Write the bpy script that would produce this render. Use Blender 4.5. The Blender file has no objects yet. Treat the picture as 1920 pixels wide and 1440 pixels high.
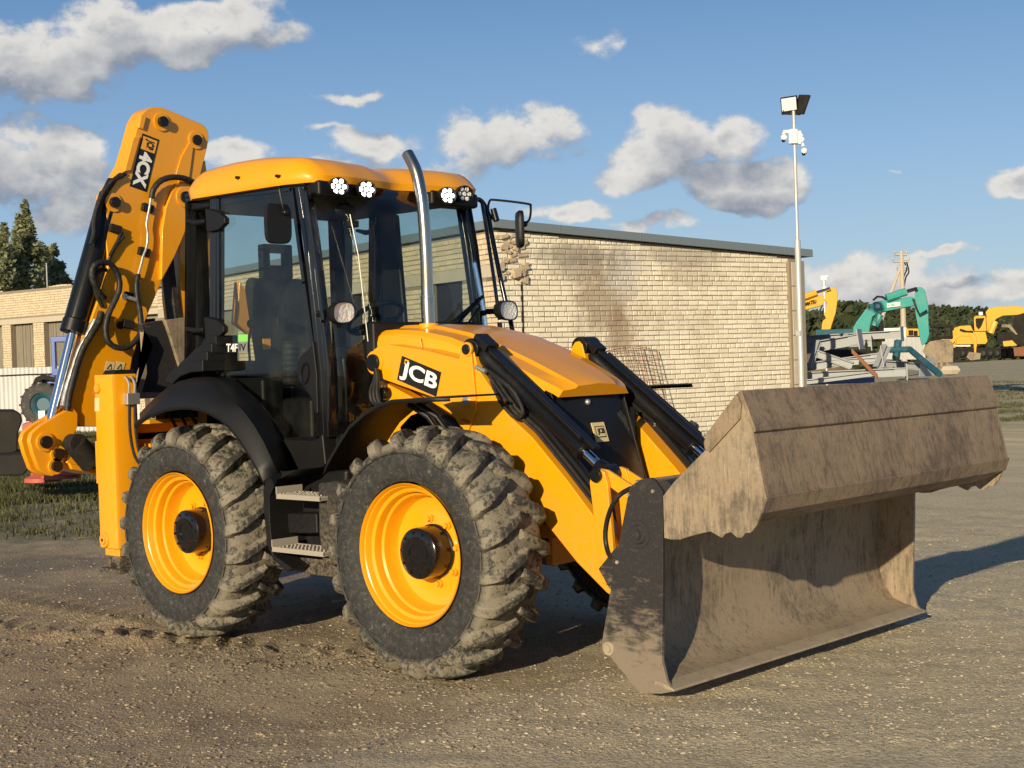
import bpy, bmesh, math, random
import numpy as np
from mathutils import Vector, Matrix, noise as mnoise
random.seed(7)
rng = np.random.default_rng(7)
S = bpy.context.scene
C = S.collection
R = math.radians
PI = math.pi
# ------------------------------------------------------------------ camera
CAM = np.array([7.868, -6.377, 1.703]); FPX = 2700.0; PW, PH = 1920, 1440
yaw, pit, rol = R(133.008), R(-.836), R(-1.871)
cf = np.array([math.cos(pit)*math.cos(yaw), math.cos(pit)*math.sin(yaw), math.sin(pit)])
cr = np.cross(cf, [0, 0, 1]); cr /= np.linalg.norm(cr); cu = np.cross(cr, cf)
cr, cu = math.cos(rol)*cr+math.sin(rol)*cu, -math.sin(rol)*cr+math.cos(rol)*cu
cam = bpy.data.objects.new('camera', bpy.data.cameras.new('camera')); C.objects.link(cam)
cam.matrix_world = Matrix(((cr[0], cu[0], -cf[0], CAM[0]), (cr[1], cu[1], -cf[1], CAM[1]), (cr[2], cu[2], -cf[2], CAM[2]), (0, 0, 0, 1)))
cam.data.sensor_width = 36; cam.data.lens = 36*FPX/PW; cam.data.clip_end = 3000; cam.data.clip_start = .1
S.camera = cam
def ray(px, py): return cf*FPX+cr*(px-PW/2)-cu*(py-PH/2)
def U(px, py, x=None, y=None, z=None, d=None):
    "point of the real world seen at a photo pixel, on the plane x=, y=, z= or at depth d"
    v = ray(px, py)
    if d is not None: t = d/FPX
    elif x is not None: t = (x-CAM[0])/v[0]
    elif y is not None: t = (y-CAM[1])/v[1]
    else: t = (z-CAM[2])/v[2]
    return Vector(CAM+v*t)
def XZ(y, *pts): return [(U(px, py, y=y)[0], U(px, py, y=y)[2]) for px, py in pts]
def YZ(x, *pts): return [(U(px, py, x=x)[1], U(px, py, x=x)[2]) for px, py in pts]
# ------------------------------------------------------------------ light
SUN_AZ, SUN_EL = R(21.0), R(15.5)
tosun = Vector((math.sin(SUN_AZ)*math.cos(SUN_EL), -math.cos(SUN_AZ)*math.cos(SUN_EL), math.sin(SUN_EL)))
sun = bpy.data.objects.new('sun', bpy.data.lights.new('sun', 'SUN')); C.objects.link(sun)
sun.data.energy = 5.0; sun.data.angle = R(.55); sun.data.color = (1, .84, .57)
sun.rotation_euler = tosun.to_track_quat('Z', 'Y').to_euler()
W = bpy.data.worlds.new('World'); S.world = W; W.use_nodes = True
nt = W.node_tree; nt.nodes.clear()
def N(t, kind, **kw):
    n = t.nodes.new(kind)
    for k, v in kw.items():
        if k == 'i':
            for kk, vv in v.items(): n.inputs[kk].default_value = vv
        else: setattr(n, k, v)
    return n
def L(t, a, b): t.links.new(a, b)
def mth(t, op, a, b=None, c=None, clamp=False):
    n = t.nodes.new('ShaderNodeMath'); n.operation = op; n.use_clamp = clamp
    for i, v in enumerate((a, b, c)):
        if v is None: continue
        if isinstance(v, (int, float)): n.inputs[i].default_value = v
        else: t.links.new(v, n.inputs[i])
    return n.outputs[0]
def smooth(t, v, a, b):
    n = t.nodes.new('ShaderNodeMapRange'); n.interpolation_type = 'SMOOTHSTEP'
    t.links.new(v, n.inputs[0]); n.inputs[1].default_value = a; n.inputs[2].default_value = b
    return n.outputs[0]
def mixc(t, f, a, b, bt='MIX'):
    n = t.nodes.new('ShaderNodeMix'); n.data_type = 'RGBA'; n.blend_type = bt; n.clamp_factor = True
    for s, v in ((n.inputs[0], f), (n.inputs[6], a), (n.inputs[7], b)):
        if isinstance(v, (int, float)): s.default_value = v
        elif isinstance(v, tuple): s.default_value = (*v[:3], 1)
        else: t.links.new(v, s)
    return n.outputs[2]
# clouds as real directions of the sky: (px, py, rx, ry, weight) in the photograph, turned to azimuth/elevation
CL = [(50, 105, 150, 62, 1.5), (150, 150, 80, 28, .75), (350, 45, 200, 52, 1.5), (450, 20, 120, 50, .8), (75, 295, 125, 75, 1.25), (130, 370, 100, 60, 1.0), (30, 240, 60, 45, 1.0),
      (465, 300, 70, 30, .8), (665, 170, 100, 18, .55), (1120, 75, 75, 38, .6), (930, 255, 125, 55, 1.05), (860, 300, 80, 40, .8), (690, 275, 90, 40, .95), (1250, 245, 75, 62, 1.25),
      (1390, 245, 80, 48, 1.05), (1200, 330, 90, 45, 1.1), (1400, 345, 130, 46, 1.7), (1010, 250, 100, 50, .75), (1180, 300, 60, 60, .8),
      (1060, 405, 95, 24, .9), (1225, 430, 75, 18, .9), (1905, 355, 45, 26, .9), (1665, 342, 30, 9, .6),
      (1620, 520, 150, 52, 1.2), (1760, 478, 100, 9, .8), (1800, 528, 150, 36, 1.1), (1560, 520, 90, 45, .9), (1900, 530, 90, 30, 1.1), (1720, 545, 220, 25, 1.0),
      (620, 240, 70, 12, .5), (220, 232, 50, 10, .45), (560, 330, 200, 30, .6), (770, 330, 160, 30, .7),
      (-260, 300, 260, 90, 1.1), (-500, 120, 300, 70, 1.), (2250, 300, 220, 60, 1.), (2500, 480, 400, 60, 1.1), (-700, 480, 500, 60, 1.1), (900, -260, 300, 70, .9), (1900, -300, 260, 60, .9), (200, -300, 260, 80, .9)]
AZ0 = math.atan2(cf[1], cf[0])
def azel(px, py):
    v = ray(px, py); v = v/np.linalg.norm(v)
    a = AZ0-math.atan2(v[1], v[0]); return (a+PI) % (2*PI)-PI, math.asin(v[2])
g = bpy.data.node_groups.new('cloud_density', 'ShaderNodeTree')
g.interface.new_socket('v', in_out='INPUT', socket_type='NodeSocketVector'); g.interface.new_socket('d', in_out='OUTPUT', socket_type='NodeSocketFloat')
gi = g.nodes.new('NodeGroupInput'); go = g.nodes.new('NodeGroupOutput')
wn = N(g, 'ShaderNodeTexNoise', i={'Scale': 11., 'Detail': 6.}); L(g, gi.outputs[0], wn.inputs['Vector'])
ws = N(g, 'ShaderNodeVectorMath', operation='MULTIPLY_ADD'); L(g, wn.outputs['Color'], ws.inputs[0]); ws.inputs[1].default_value = (.075, .06, 0); ws.inputs[2].default_value = (-.0375, -.03, 0)
wa = N(g, 'ShaderNodeVectorMath', operation='ADD'); L(g, ws.outputs[0], wa.inputs[0]); L(g, gi.outputs[0], wa.inputs[1])
acc = None
for (px, py, rx, ry, w) in CL:
    a, e = azel(px, py); rx /= FPX; ry /= FPX
    s1 = N(g, 'ShaderNodeVectorMath', operation='MULTIPLY_ADD'); L(g, wa.outputs[0], s1.inputs[0]); s1.inputs[1].default_value = (1/rx, 1/ry, 0); s1.inputs[2].default_value = (-a/rx, -e/ry, 0)
    ln = N(g, 'ShaderNodeVectorMath', operation='LENGTH'); L(g, s1.outputs[0], ln.inputs[0])
    m = mth(g, 'MULTIPLY', mth(g, 'SUBTRACT', 1.42, ln.outputs['Value'], clamp=False), w)
    m = mth(g, 'MAXIMUM', m, 0)
    acc = m if acc is None else mth(g, 'MAXIMUM', acc, m) if (len(g.nodes) % 3) else mth(g, 'SMOOTH_MAX', acc, m, .3)
fn = N(g, 'ShaderNodeTexNoise', i={'Scale': 24., 'Detail': 10., 'Roughness': .60}); 
fs = N(g, 'ShaderNodeVectorMath', operation='MULTIPLY'); L(g, gi.outputs[0], fs.inputs[0]); fs.inputs[1].default_value = (1, 1.35, 1); L(g, fs.outputs[0], fn.inputs['Vector'])
d = mth(g, 'ADD', mth(g, 'MINIMUM', acc, 1.15), mth(g, 'MULTIPLY', mth(g, 'SUBTRACT', fn.outputs['Fac'], .50), 3.3))
d = mth(g, 'MULTIPLY', d, smooth(g, acc, .05, .55))
L(g, d, go.inputs[0])
tc = N(nt, 'ShaderNodeTexCoord')
sx = N(nt, 'ShaderNodeSeparateXYZ'); L(nt, tc.outputs['Generated'], sx.inputs[0])
az = mth(nt, 'SUBTRACT', AZ0, mth(nt, 'ARCTAN2', sx.outputs[1], sx.outputs[0]))
az = mth(nt, 'WRAP', az, PI, -PI)
el = mth(nt, 'ARCSINE', sx.outputs[2])
cv = N(nt, 'ShaderNodeCombineXYZ'); L(nt, az, cv.inputs[0]); L(nt, el, cv.inputs[1])
def dens(off):
    a = N(nt, 'ShaderNodeVectorMath', operation='ADD'); L(nt, cv.outputs[0], a.inputs[0]); a.inputs[1].default_value = off
    q = nt.nodes.new('ShaderNodeGroup'); q.node_tree = g; L(nt, a.outputs[0], q.inputs[0]); return q.outputs[0]
d0 = dens((0, 0, 0)); d1 = dens((-.015, .022, 0))
alpha = mth(nt, 'MULTIPLY', smooth(nt, d0, .18, .85), .95)
lit = smooth(nt, mth(nt, 'SUBTRACT', d0, d1), -.95, 1.35)
thick = smooth(nt, d0, .7, 1.8)
bright = mth(nt, 'MULTIPLY', mth(nt, 'ADD', lit, .08), mth(nt, 'SUBTRACT', 1., mth(nt, 'MULTIPLY', thick, .62)), clamp=True)
ccol = mixc(nt, bright, (1.15, 1.4, 1.9), (5.3, 5.1, 4.75))
sky = N(nt, 'ShaderNodeTexSky', sky_type='NISHITA', sun_disc=False, sun_elevation=SUN_EL, altitude=50, air_density=1.0, dust_density=.6, ozone_density=2.2)
sky.sun_rotation = math.atan2(tosun.x, tosun.y)
SKYK = .125
rmp = N(nt, 'ShaderNodeValToRGB'); L(nt, mth(nt, 'DIVIDE', el, PI/2, clamp=True), rmp.inputs[0]); cre = rmp.color_ramp
for i, (p_, c_) in enumerate(((0, (.50, .68, .86)), (.03, (.43, .63, .86)), (.09, (.285, .49, .81)), (.16, (.135, .31, .62)), (.30, (.062, .15, .35)), (1, (.027, .065, .17)))):
    e_ = cre.elements[i] if i < 2 else cre.elements.new(p_); e_.position = p_; e_.color = (*c_, 1)
sc5 = N(nt, 'ShaderNodeVectorMath', operation='SCALE'); L(nt, rmp.outputs[0], sc5.inputs[0]); sc5.inputs['Scale'].default_value = 4.75
clear = mixc(nt, .8, sky.outputs[0], sc5.outputs[0])
ccs = mixc(nt, alpha, clear, ccol)
bg = N(nt, 'ShaderNodeBackground', i={'Strength': SKYK}); L(nt, ccs, bg.inputs[0])
wo = N(nt, 'ShaderNodeOutputWorld'); L(nt, bg.outputs[0], wo.inputs[0])
S.view_settings.view_transform = 'Standard'; S.view_settings.look = 'None'; S.view_settings.exposure = 0.34; S.view_settings.gamma = 1
S.view_settings.use_curve_mapping = False
S.cycles.max_bounces = 8; S.cycles.transparent_max_bounces = 24
# ------------------------------------------------------------------ materials
def newmat(name):
    m = bpy.data.materials.new(name); m.use_nodes = True; t = m.node_tree
    b = t.nodes['Principled BSDF']; return m, t, b
def noi(t, scale, detail=4, rough=.55, vec=None, dist=0.):
    n = N(t, 'ShaderNodeTexNoise', i={'Scale': scale, 'Detail': detail, 'Roughness': rough, 'Distortion': dist})
    if vec is None:
        tcn = N(t, 'ShaderNodeTexCoord'); gg = N(t, 'ShaderNodeNewGeometry'); L(t, gg.outputs['Position'], n.inputs['Vector'])
    else: L(t, vec, n.inputs['Vector'])
    return n.outputs['Fac']
def posz(t):
    gg = N(t, 'ShaderNodeNewGeometry'); s = N(t, 'ShaderNodeSeparateXYZ'); L(t, gg.outputs['Position'], s.inputs[0]); return s
def bump(t, b, h, strength=.3, dist=.01):
    n = N(t, 'ShaderNodeBump', i={'Strength': strength, 'Distance': dist}); L(t, h, n.inputs['Height']); L(t, n.outputs[0], b.inputs['Normal'])
def paint(name, col, rough=.3, dust=.25, dustcol=(.33, .24, .14), coat=.0, metal=0., zdust=True, bumps=0.05):
    m, t, b = newmat(name)
    n1 = noi(t, 3.5, 6, .65); n2 = noi(t, 45, 4, .6)
    f = smooth(t, mth(t, 'ADD', mth(t, 'MULTIPLY', n1, .6), mth(t, 'MULTIPLY', n2, .4)), .46, .72)
    f = mth(t, 'MULTIPLY', f, dust)
    if max(col) > .3 and metal == 0:
        mpv = N(t, 'ShaderNodeMapping'); gq = N(t, 'ShaderNodeNewGeometry'); L(t, gq.outputs['Position'], mpv.inputs[0]); mpv.inputs['Scale'].default_value = (24, 24, 2.2)
        f = mth(t, 'MAXIMUM', f, mth(t, 'MULTIPLY', smooth(t, noi(t, 1.3, 5, .65, mpv.outputs[0]), .54, .72), dust*.9))
        n4 = noi(t, 130, 3, .6); f = mth(t, 'MAXIMUM', f, mth(t, 'MULTIPLY', smooth(t, n4, .66, .72), dust*1.6))
    if zdust:
        z = posz(t).outputs[2]
        f = mth(t, 'ADD', f, mth(t, 'MULTIPLY', mth(t, 'MULTIPLY', smooth(t, z, 1.25, .45), smooth(t, n2, .3, .65)), dust*1.1), clamp=True)
    L(t, mixc(t, f, col, dustcol), b.inputs['Base Color'])
    r = mth(t, 'ADD', mth(t, 'MULTIPLY', f, .5), rough, clamp=True); L(t, r, b.inputs['Roughness'])
    if max(col) < .02: b.inputs['Specular IOR Level'].default_value = .32
    b.inputs['Coat Weight'].default_value = coat; b.inputs['Coat Roughness'].default_value = .12; b.inputs['Metallic'].default_value = metal
    if bumps: bump(t, b, noi(t, 260, 3), bumps, .002)
    return m
M = {}
M['yellow'] = paint('yellow_paint', (.76, .31, .001), .33, .26, coat=.35, dustcol=(.42, .27, .10))
M['rimyellow'] = paint('rim_yellow_paint', (.78, .325, .001), .28, .10, coat=.5, dustcol=(.45, .28, .08))
M['black'] = paint('black_plastic', (.006, .006, .0065), .5, .05, dustcol=(.09, .075, .06))
M['blackm'] = paint('black_painted_steel', (.005, .005, .0055), .36, .07, dustcol=(.12, .10, .08), coat=.1)
M['blackgloss'] = paint('black_gloss_paint', (.006, .006, .007), .16, .05, coat=.4, dustcol=(.1, .08, .06))
M['chassis'] = paint('dusty_chassis', (.018, .018, .018), .6, .6, dustcol=(.15, .12, .085))
M['hose'] = paint('hose_rubber', (.014, .014, .015), .5, .3, dustcol=(.16, .13, .09), zdust=False)
M['chrome'] = paint('chrome_rod', (.75, .76, .78), .12, .05, metal=1., zdust=False, bumps=0)
M['steel'] = paint('stainless_pipe', (.46, .41, .34), .24, .03, metal=1., dustcol=(.4, .33, .25), zdust=False, bumps=0)
M['zinc'] = paint('zinc_fitting', (.45, .45, .43), .4, .2, metal=.7, zdust=False)
M['grate'] = paint('dusty_step_grate', (.30, .27, .23), .7, .6, dustcol=(.28, .23, .17), zdust=False)
M['white'] = paint('white_letter', (.8, .8, .78), .4, .05, zdust=False, bumps=0)
M['decal'] = paint('black_decal', (.012, .012, .012), .35, .05, zdust=False, bumps=0)
M['decalyellow'] = paint('decal_yellow', (.80, .36, .03), .4, .05, zdust=False, bumps=0)
M['badge'] = paint('cream_badge', (.62, .50, .24), .4, .1, zdust=False, bumps=0)
M['green'] = paint('green_sticker', (.18, .55, .10), .5, 0.05, zdust=False, bumps=0)
M['red'] = paint('red_sticker', (.6, .06, .02), .5, 0.05, zdust=False, bumps=0)
M['seat'] = paint('seat_fabric', (.008, .008, .009), .9, .1, zdust=False)
M['redpaint'] = paint('faded_red_paint', (.42, .075, .045), .6, .4, zdust=False)
M['blue'] = paint('blue_paint', (.015, .07, .34), .35, .25, dustcol=(.2, .18, .15), zdust=False)
M['teal'] = paint('teal_paint', (.035, .30, .27), .5, .6, dustcol=(.22, .27, .22), zdust=False)
M['cyellow'] = paint('machine_yellow', (.68, .36, .025), .5, .6, dustcol=(.40, .30, .14), zdust=False)
M['insul'] = paint('grey_porcelain', (.35, .34, .32), .4, .1, zdust=False)
M['tealdark'] = paint('dark_teal_pipe', (.012, .08, .12), .5, .3, zdust=False)
M['spall'] = paint('broken_brick_face', (.40, .32, .225), .95, .5, zdust=False, bumps=.4, dustcol=(.26, .20, .14))
M['white2'] = paint('white_plastic', (.78, .78, .76), .4, .05, zdust=False)
M['galv'] = paint('galvanised_steel', (.46, .47, .47), .45, .3, metal=.35, dustcol=(.4, .38, .34), zdust=False)
M['beam'] = paint('grey_primer_steel', (.27, .29, .31), .55, .35, dustcol=(.36, .33, .29), zdust=False)
M['rustbar'] = paint('rusty_angle', (.20, .075, .035), .8, .4, zdust=False)
M['grime'] = paint('dirty_black_iron', (.012, .010, .009), .8, .3, dustcol=(.10, .075, .05), zdust=False)
M['concrete'] = paint('weathered_concrete', (.44, .38, .30), .9, .5, dustcol=(.30, .25, .19), zdust=False, bumps=.4)
M['fascia'] = paint('grey_sheet_fascia', (.165, .20, .225), .4, .2, dustcol=(.22, .23, .23), metal=.2, zdust=False)
def glassmat(name, tint, refl=1.0, rough=.02):
    m = bpy.data.materials.new(name); m.use_nodes = True; t = m.node_tree; t.nodes.clear()
    tr = N(t, 'ShaderNodeBsdfTransparent'); tr.inputs[0].default_value = (*tint, 1)
    gl = N(t, 'ShaderNodeBsdfGlossy', i={'Roughness': rough}); gl.inputs[0].default_value = (1, 1, 1, 1)
    fr = N(t, 'ShaderNodeFresnel', i={'IOR': 1.5}); bf = N(t, 'ShaderNodeNewGeometry')
    mx = N(t, 'ShaderNodeMixShader'); L(t, mth(t, 'MULTIPLY', mth(t, 'MULTIPLY', fr.outputs[0], refl, clamp=True), mth(t, 'SUBTRACT', 1., bf.outputs['Backfacing'])), mx.inputs[0]); L(t, tr.outputs[0], mx.inputs[1]); L(t, gl.outputs[0], mx.inputs[2])
    # thin film of dust on the glass
    df = N(t, 'ShaderNodeBsdfDiffuse'); df.inputs[0].default_value = (.30, .27, .22, 1)
    m2 = N(t, 'ShaderNodeMixShader'); L(t, mth(t, 'MULTIPLY', smooth(t, noi(t, 5, 6, .6), .4, .75), .018), m2.inputs[0]); L(t, mx.outputs[0], m2.inputs[1]); L(t, df.outputs[0], m2.inputs[2])
    o = N(t, 'ShaderNodeOutputMaterial'); L(t, m2.outputs[0], o.inputs[0]); return m
M['glass'] = glassmat('tinted_cab_glass', (.845, .88, .86))
M['lens'] = glassmat('clear_lens', (.92, .92, .92), 1.3)
m, t, b = newmat('lit_led'); b.inputs['Emission Color'].default_value = (1, 1, 1, 1); b.inputs['Emission Strength'].default_value = 3.5; M['led'] = m
m, t, b = newmat('headlamp_reflector'); b.inputs['Metallic'].default_value = .35; b.inputs['Base Color'].default_value = (.95, .93, .88, 1); b.inputs['Roughness'].default_value = .3
bump(t, b, noi(t, 55, 3), .8, .02); M['refl'] = m
# tyre: dark side wall, dried mud in the tread
m, t, b = newmat('muddy_tyre'); tcn = N(t, 'ShaderNodeTexCoord'); ob = tcn.outputs['Object']
s = N(t, 'ShaderNodeSeparateXYZ'); L(t, ob, s.inputs[0])
rr = mth(t, 'SQRT', mth(t, 'ADD', mth(t, 'MULTIPLY', s.outputs[0], s.outputs[0]), mth(t, 'MULTIPLY', s.outputs[2], s.outputs[2])))
mudzone = smooth(t, rr, .545, .60)
n1 = noi(t, 7, 6, .7, ob, .6); n2 = noi(t, 32, 5, .65, ob); n3 = noi(t, 120, 3, .6, ob)
crev = smooth(t, rr, .70, .655)
mud = mth(t, 'MULTIPLY', mudzone, smooth(t, mth(t, 'ADD', mth(t, 'ADD', mth(t, 'MULTIPLY', n1, .55), mth(t, 'MULTIPLY', n2, .45)), mth(t, 'MULTIPLY', crev, .12)), .535, .64))
scr = N(t, 'ShaderNodeTexVoronoi', feature='DISTANCE_TO_EDGE', i={'Scale': 17., 'Randomness': 1.}); wv = N(t, 'ShaderNodeVectorMath', operation='MULTIPLY_ADD'); nn = N(t, 'ShaderNodeTexNoise', i={'Scale': 6., 'Detail': 3.}); L(t, ob, nn.inputs['Vector']); L(t, nn.outputs['Color'], wv.inputs[0]); wv.inputs[1].default_value = (.35, .35, .35); L(t, ob, wv.inputs[2]); L(t, wv.outputs[0], scr.inputs['Vector'])
scratch = mth(t, 'MULTIPLY', smooth(t, scr.outputs['Distance'], .018, .0), smooth(t, n2, .38, .58))
basec = mixc(t, smooth(t, n2, .35, .7), (.016, .016, .017), (.036, .034, .031))
basec = mixc(t, mth(t, 'MULTIPLY', scratch, .8), basec, (.17, .16, .135))
basec = mixc(t, mth(t, 'MULTIPLY', mudzone, mth(t, 'MULTIPLY', smooth(t, n3, .3, .7), .55)), basec, (.075, .069, .058))
mudc = mixc(t, n3, (.125, .108, .08), (.25, .22, .165))
L(t, mixc(t, mud, basec, mudc), b.inputs['Base Color']); b.inputs['Roughness'].default_value = .78
bump(t, b, mth(t, 'ADD', mth(t, 'MULTIPLY', n2, .5), mth(t, 'ADD', mth(t, 'MULTIPLY', n3, .25), mth(t, 'MULTIPLY', mud, .35))), .55, .012)
M['tyre'] = m
# bucket steel: worn, dusty, rusty, scratched across
def bucketmat(name, dark, tan, bias=0., streak=(18, 18, 2.5), plate=False):
    m, t, b = newmat(name); gg = N(t, 'ShaderNodeNewGeometry')
    mp = N(t, 'ShaderNodeMapping'); L(t, gg.outputs['Position'], mp.inputs[0]); mp.inputs['Scale'].default_value = streak
    st = noi(t, 1.6, 6, .7, mp.outputs[0], .4); n1 = noi(t, 2.2, 7, .68); n2 = noi(t, 14, 6, .7); n3 = noi(t, 90, 4, .6)
    mm = mth(t, 'ADD', mth(t, 'ADD', mth(t, 'MULTIPLY', n1, .4), mth(t, 'MULTIPLY', st, .35)), mth(t, 'MULTIPLY', n2, .25))
    if plate:
        s_ = N(t, 'ShaderNodeSeparateXYZ'); L(t, gg.outputs['Position'], s_.inputs[0]); mm = mth(t, 'ADD', mm, mth(t, 'MULTIPLY', smooth(t, s_.outputs[2], .80, .15), .24))
    f = smooth(t, mm, .42-bias, .58-bias)
    c1 = mixc(t, f, dark, tan)
    rust = smooth(t, mth(t, 'ADD', mth(t, 'MULTIPLY', st, .6), mth(t, 'MULTIPLY', n2, .4)), .53, .64)
    c1 = mixc(t, mth(t, 'MULTIPLY', rust, .10 if plate else .6), c1, (.19, .085, .04))
    c1 = mixc(t, mth(t, 'MULTIPLY', smooth(t, n3, .55, .75), .08 if plate else .4), c1, (.36, .31, .24))
    mq = N(t, 'ShaderNodeMapping'); L(t, gg.outputs['Position'], mq.inputs[0]); mq.inputs['Scale'].default_value = tuple(v*2.6 for v in streak)
    fs_ = noi(t, 1.7, 5, .75, mq.outputs[0], .2)
    c1 = mixc(t, mth(t, 'MULTIPLY', smooth(t, fs_, .56, .68), .35), c1, (.045, .036, .03)); c1 = mixc(t, mth(t, 'MULTIPLY', smooth(t, fs_, .42, .34), .06 if plate else .5), c1, (.46, .38, .28))
    L(t, c1, b.inputs['Base Color']); b.inputs['Roughness'].default_value = .72; b.inputs['Metallic'].default_value = .15
    bump(t, b, mth(t, 'ADD', mth(t, 'MULTIPLY', n2, .6), mth(t, 'MULTIPLY', n3, .3)), .45, .006); return m
M['bucket'] = bucketmat('worn_dusty_bucket_steel', (.115, .09, .068), (.30, .235, .16), .03, (26, 26, 3.))
M['clam'] = bucketmat('rusty_streaked_clam_steel', (.11, .082, .06), (.27, .20, .135), .01, (34, 34, 2.6))
M['sideplate'] = bucketmat('dark_scratched_plate_steel', (.020, .018, .019), (.20, .16, .12), -.115, (7, 7, 26), True)
M['edge'] = bucketmat('bright_worn_edge_steel', (.16, .13, .10), (.34, .28, .20), .05, (3, 3, 3))
# brick
def hray(px, py):
    v = ray(px, py); v = np.array([v[0], v[1], 0]); return v/np.linalg.norm(v)
GX = Vector(hray(5000, 550)); HX = Vector((-GX.y, GX.x, 0))
if HX.dot(Vector(hray(930, 600))) < 0: HX = -HX
O = U(930, 432, d=26.5); O.z = 0
def onplane(px, py, o, n):
    v = Vector(ray(px, py)); c = Vector(CAM); t = (o-c).dot(n)/v.dot(n); return c+v*t
def brickmat(name, base, var, stain=True):
    m, t, b = newmat(name); gg = N(t, 'ShaderNodeNewGeometry'); oi = N(t, 'ShaderNodeObjectInfo')
    r1 = mth(t, 'FRACT', mth(t, 'ADD', gg.outputs['Random Per Island'], mth(t, 'MULTIPLY', oi.outputs['Random'], 7.13)))
    c1 = mixc(t, r1, base, var); n2 = noi(t, 30, 5, .7); n1 = noi(t, .9, 6, .65)
    c1 = mixc(t, mth(t, 'MULTIPLY', smooth(t, n2, .45, .75), .35), c1, (.33, .25, .17))
    if stain:
        c1 = mixc(t, mth(t, 'MULTIPLY', smooth(t, n1, .50, .66), .35), c1, (.38, .29, .20))
        for (px, py, rx, rz, col, k) in ((1130, 560, .55, .75, (.22, .15, .09), .65), (1165, 505, .40, .62, (.50, .47, .43), .9), (1095, 500, .7, .35, (.20, .16, .12), .6), (1080, 478, .9, .22, (.16, .14, .12), .6), (1280, 480, 1.0, .22, (.25, .22, .19), .6), (1160, 620, .3, .5, (.24, .16, .10), .7), (1300, 515, .6, .35, (.25, .19, .13), .35)):
            p = onplane(px, py, O, HX)
            v = N(t, 'ShaderNodeVectorMath', operation='SUBTRACT'); L(t, gg.outputs['Position'], v.inputs[0]); v.inputs[1].default_value = p
            v2 = N(t, 'ShaderNodeVectorMath', operation='MULTIPLY'); L(t, v.outputs[0], v2.inputs[0]); v2.inputs[1].default_value = (1/rx*.75, 1/rx*.75, 1/rz)
            ln = N(t, 'ShaderNodeVectorMath', operation='LENGTH'); L(t, v2.outputs[0], ln.inputs[0])
            f = smooth(t, mth(t, 'ADD', ln.outputs['Value'], mth(t, 'MULTIPLY', mth(t, 'SUBTRACT', noi(t, 3.5, 5, .7), .5), 1.6)), 1.2, .5)
            c1 = mixc(t, mth(t, 'MULTIPLY', f, k), c1, col)
    L(t, c1, b.inputs['Base Color']); b.inputs['Roughness'].default_value = .92; bump(t, b, n2, .6, .01); return m
M['brick'] = brickmat('cream_silicate_brick', (.64, .58, .46), (.76, .70, .575))
M['brick2'] = brickmat('far_cream_brick', (.50, .41, .28), (.60, .50, .355), False)
M['mortar'] = paint('grey_brown_mortar', (.23, .19, .14), .95, .4, zdust=False, bumps=.3, dustcol=(.27, .22, .16))
m, t, b = newmat('old_grey_boards'); gg = N(t, 'ShaderNodeNewGeometry'); mp = N(t, 'ShaderNodeMapping'); L(t, gg.outputs['Position'], mp.inputs[0]); mp.inputs['Scale'].default_value = (14, 14, .8)
L(t, mixc(t, noi(t, 1.2, 5, .6, mp.outputs[0]), (.10, .085, .065), (.30, .26, .20)), b.inputs['Base Color']); b.inputs['Roughness'].default_value = .9; M['boards'] = m
m, t, b = newmat('sheet_fence_grey'); L(t, mixc(t, noi(t, 1.3, 4), (.42, .42, .42), (.55, .54, .52)), b.inputs['Base Color']); b.inputs['Roughness'].default_value = .5; b.inputs['Metallic'].default_value = .2; M['sheet'] = m
m, t, b = newmat('hollow_dark'); b.inputs['Base Color'].default_value = (.01, .009, .008, 1); b.inputs['Roughness'].default_value = .9; M['dark'] = m
def leafmat(name, a, c_):
    m, t, b = newmat(name); gg = N(t, 'ShaderNodeNewGeometry'); col = mixc(t, gg.outputs['Random Per Island'], a, c_); L(t, col, b.inputs['Base Color']); b.inputs['Roughness'].default_value = .65
    if 'leaves' in name or 'grass' in name or 'forest' in name:
        tl = N(t, 'ShaderNodeBsdfTranslucent'); L(t, col, tl.inputs[0]); ms = N(t, 'ShaderNodeMixShader', i={0: .4}); out = t.nodes['Material Output']; L(t, b.outputs[0], ms.inputs[1]); L(t, tl.outputs[0], ms.inputs[2]); L(t, ms.outputs[0], out.inputs[0])
    return m
M['leaf'] = leafmat('birch_leaves', (.17, .19, .09), (.34, .35, .20))
M['pine'] = leafmat('forest_foliage', (.028, .045, .018), (.085, .10, .04))
M['grass'] = leafmat('grass_blades', (.05, .062, .018), (.17, .16, .07))
M['bark'] = paint('pale_bark', (.22, .19, .15), .9, .4, zdust=False, bumps=.3)
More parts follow.
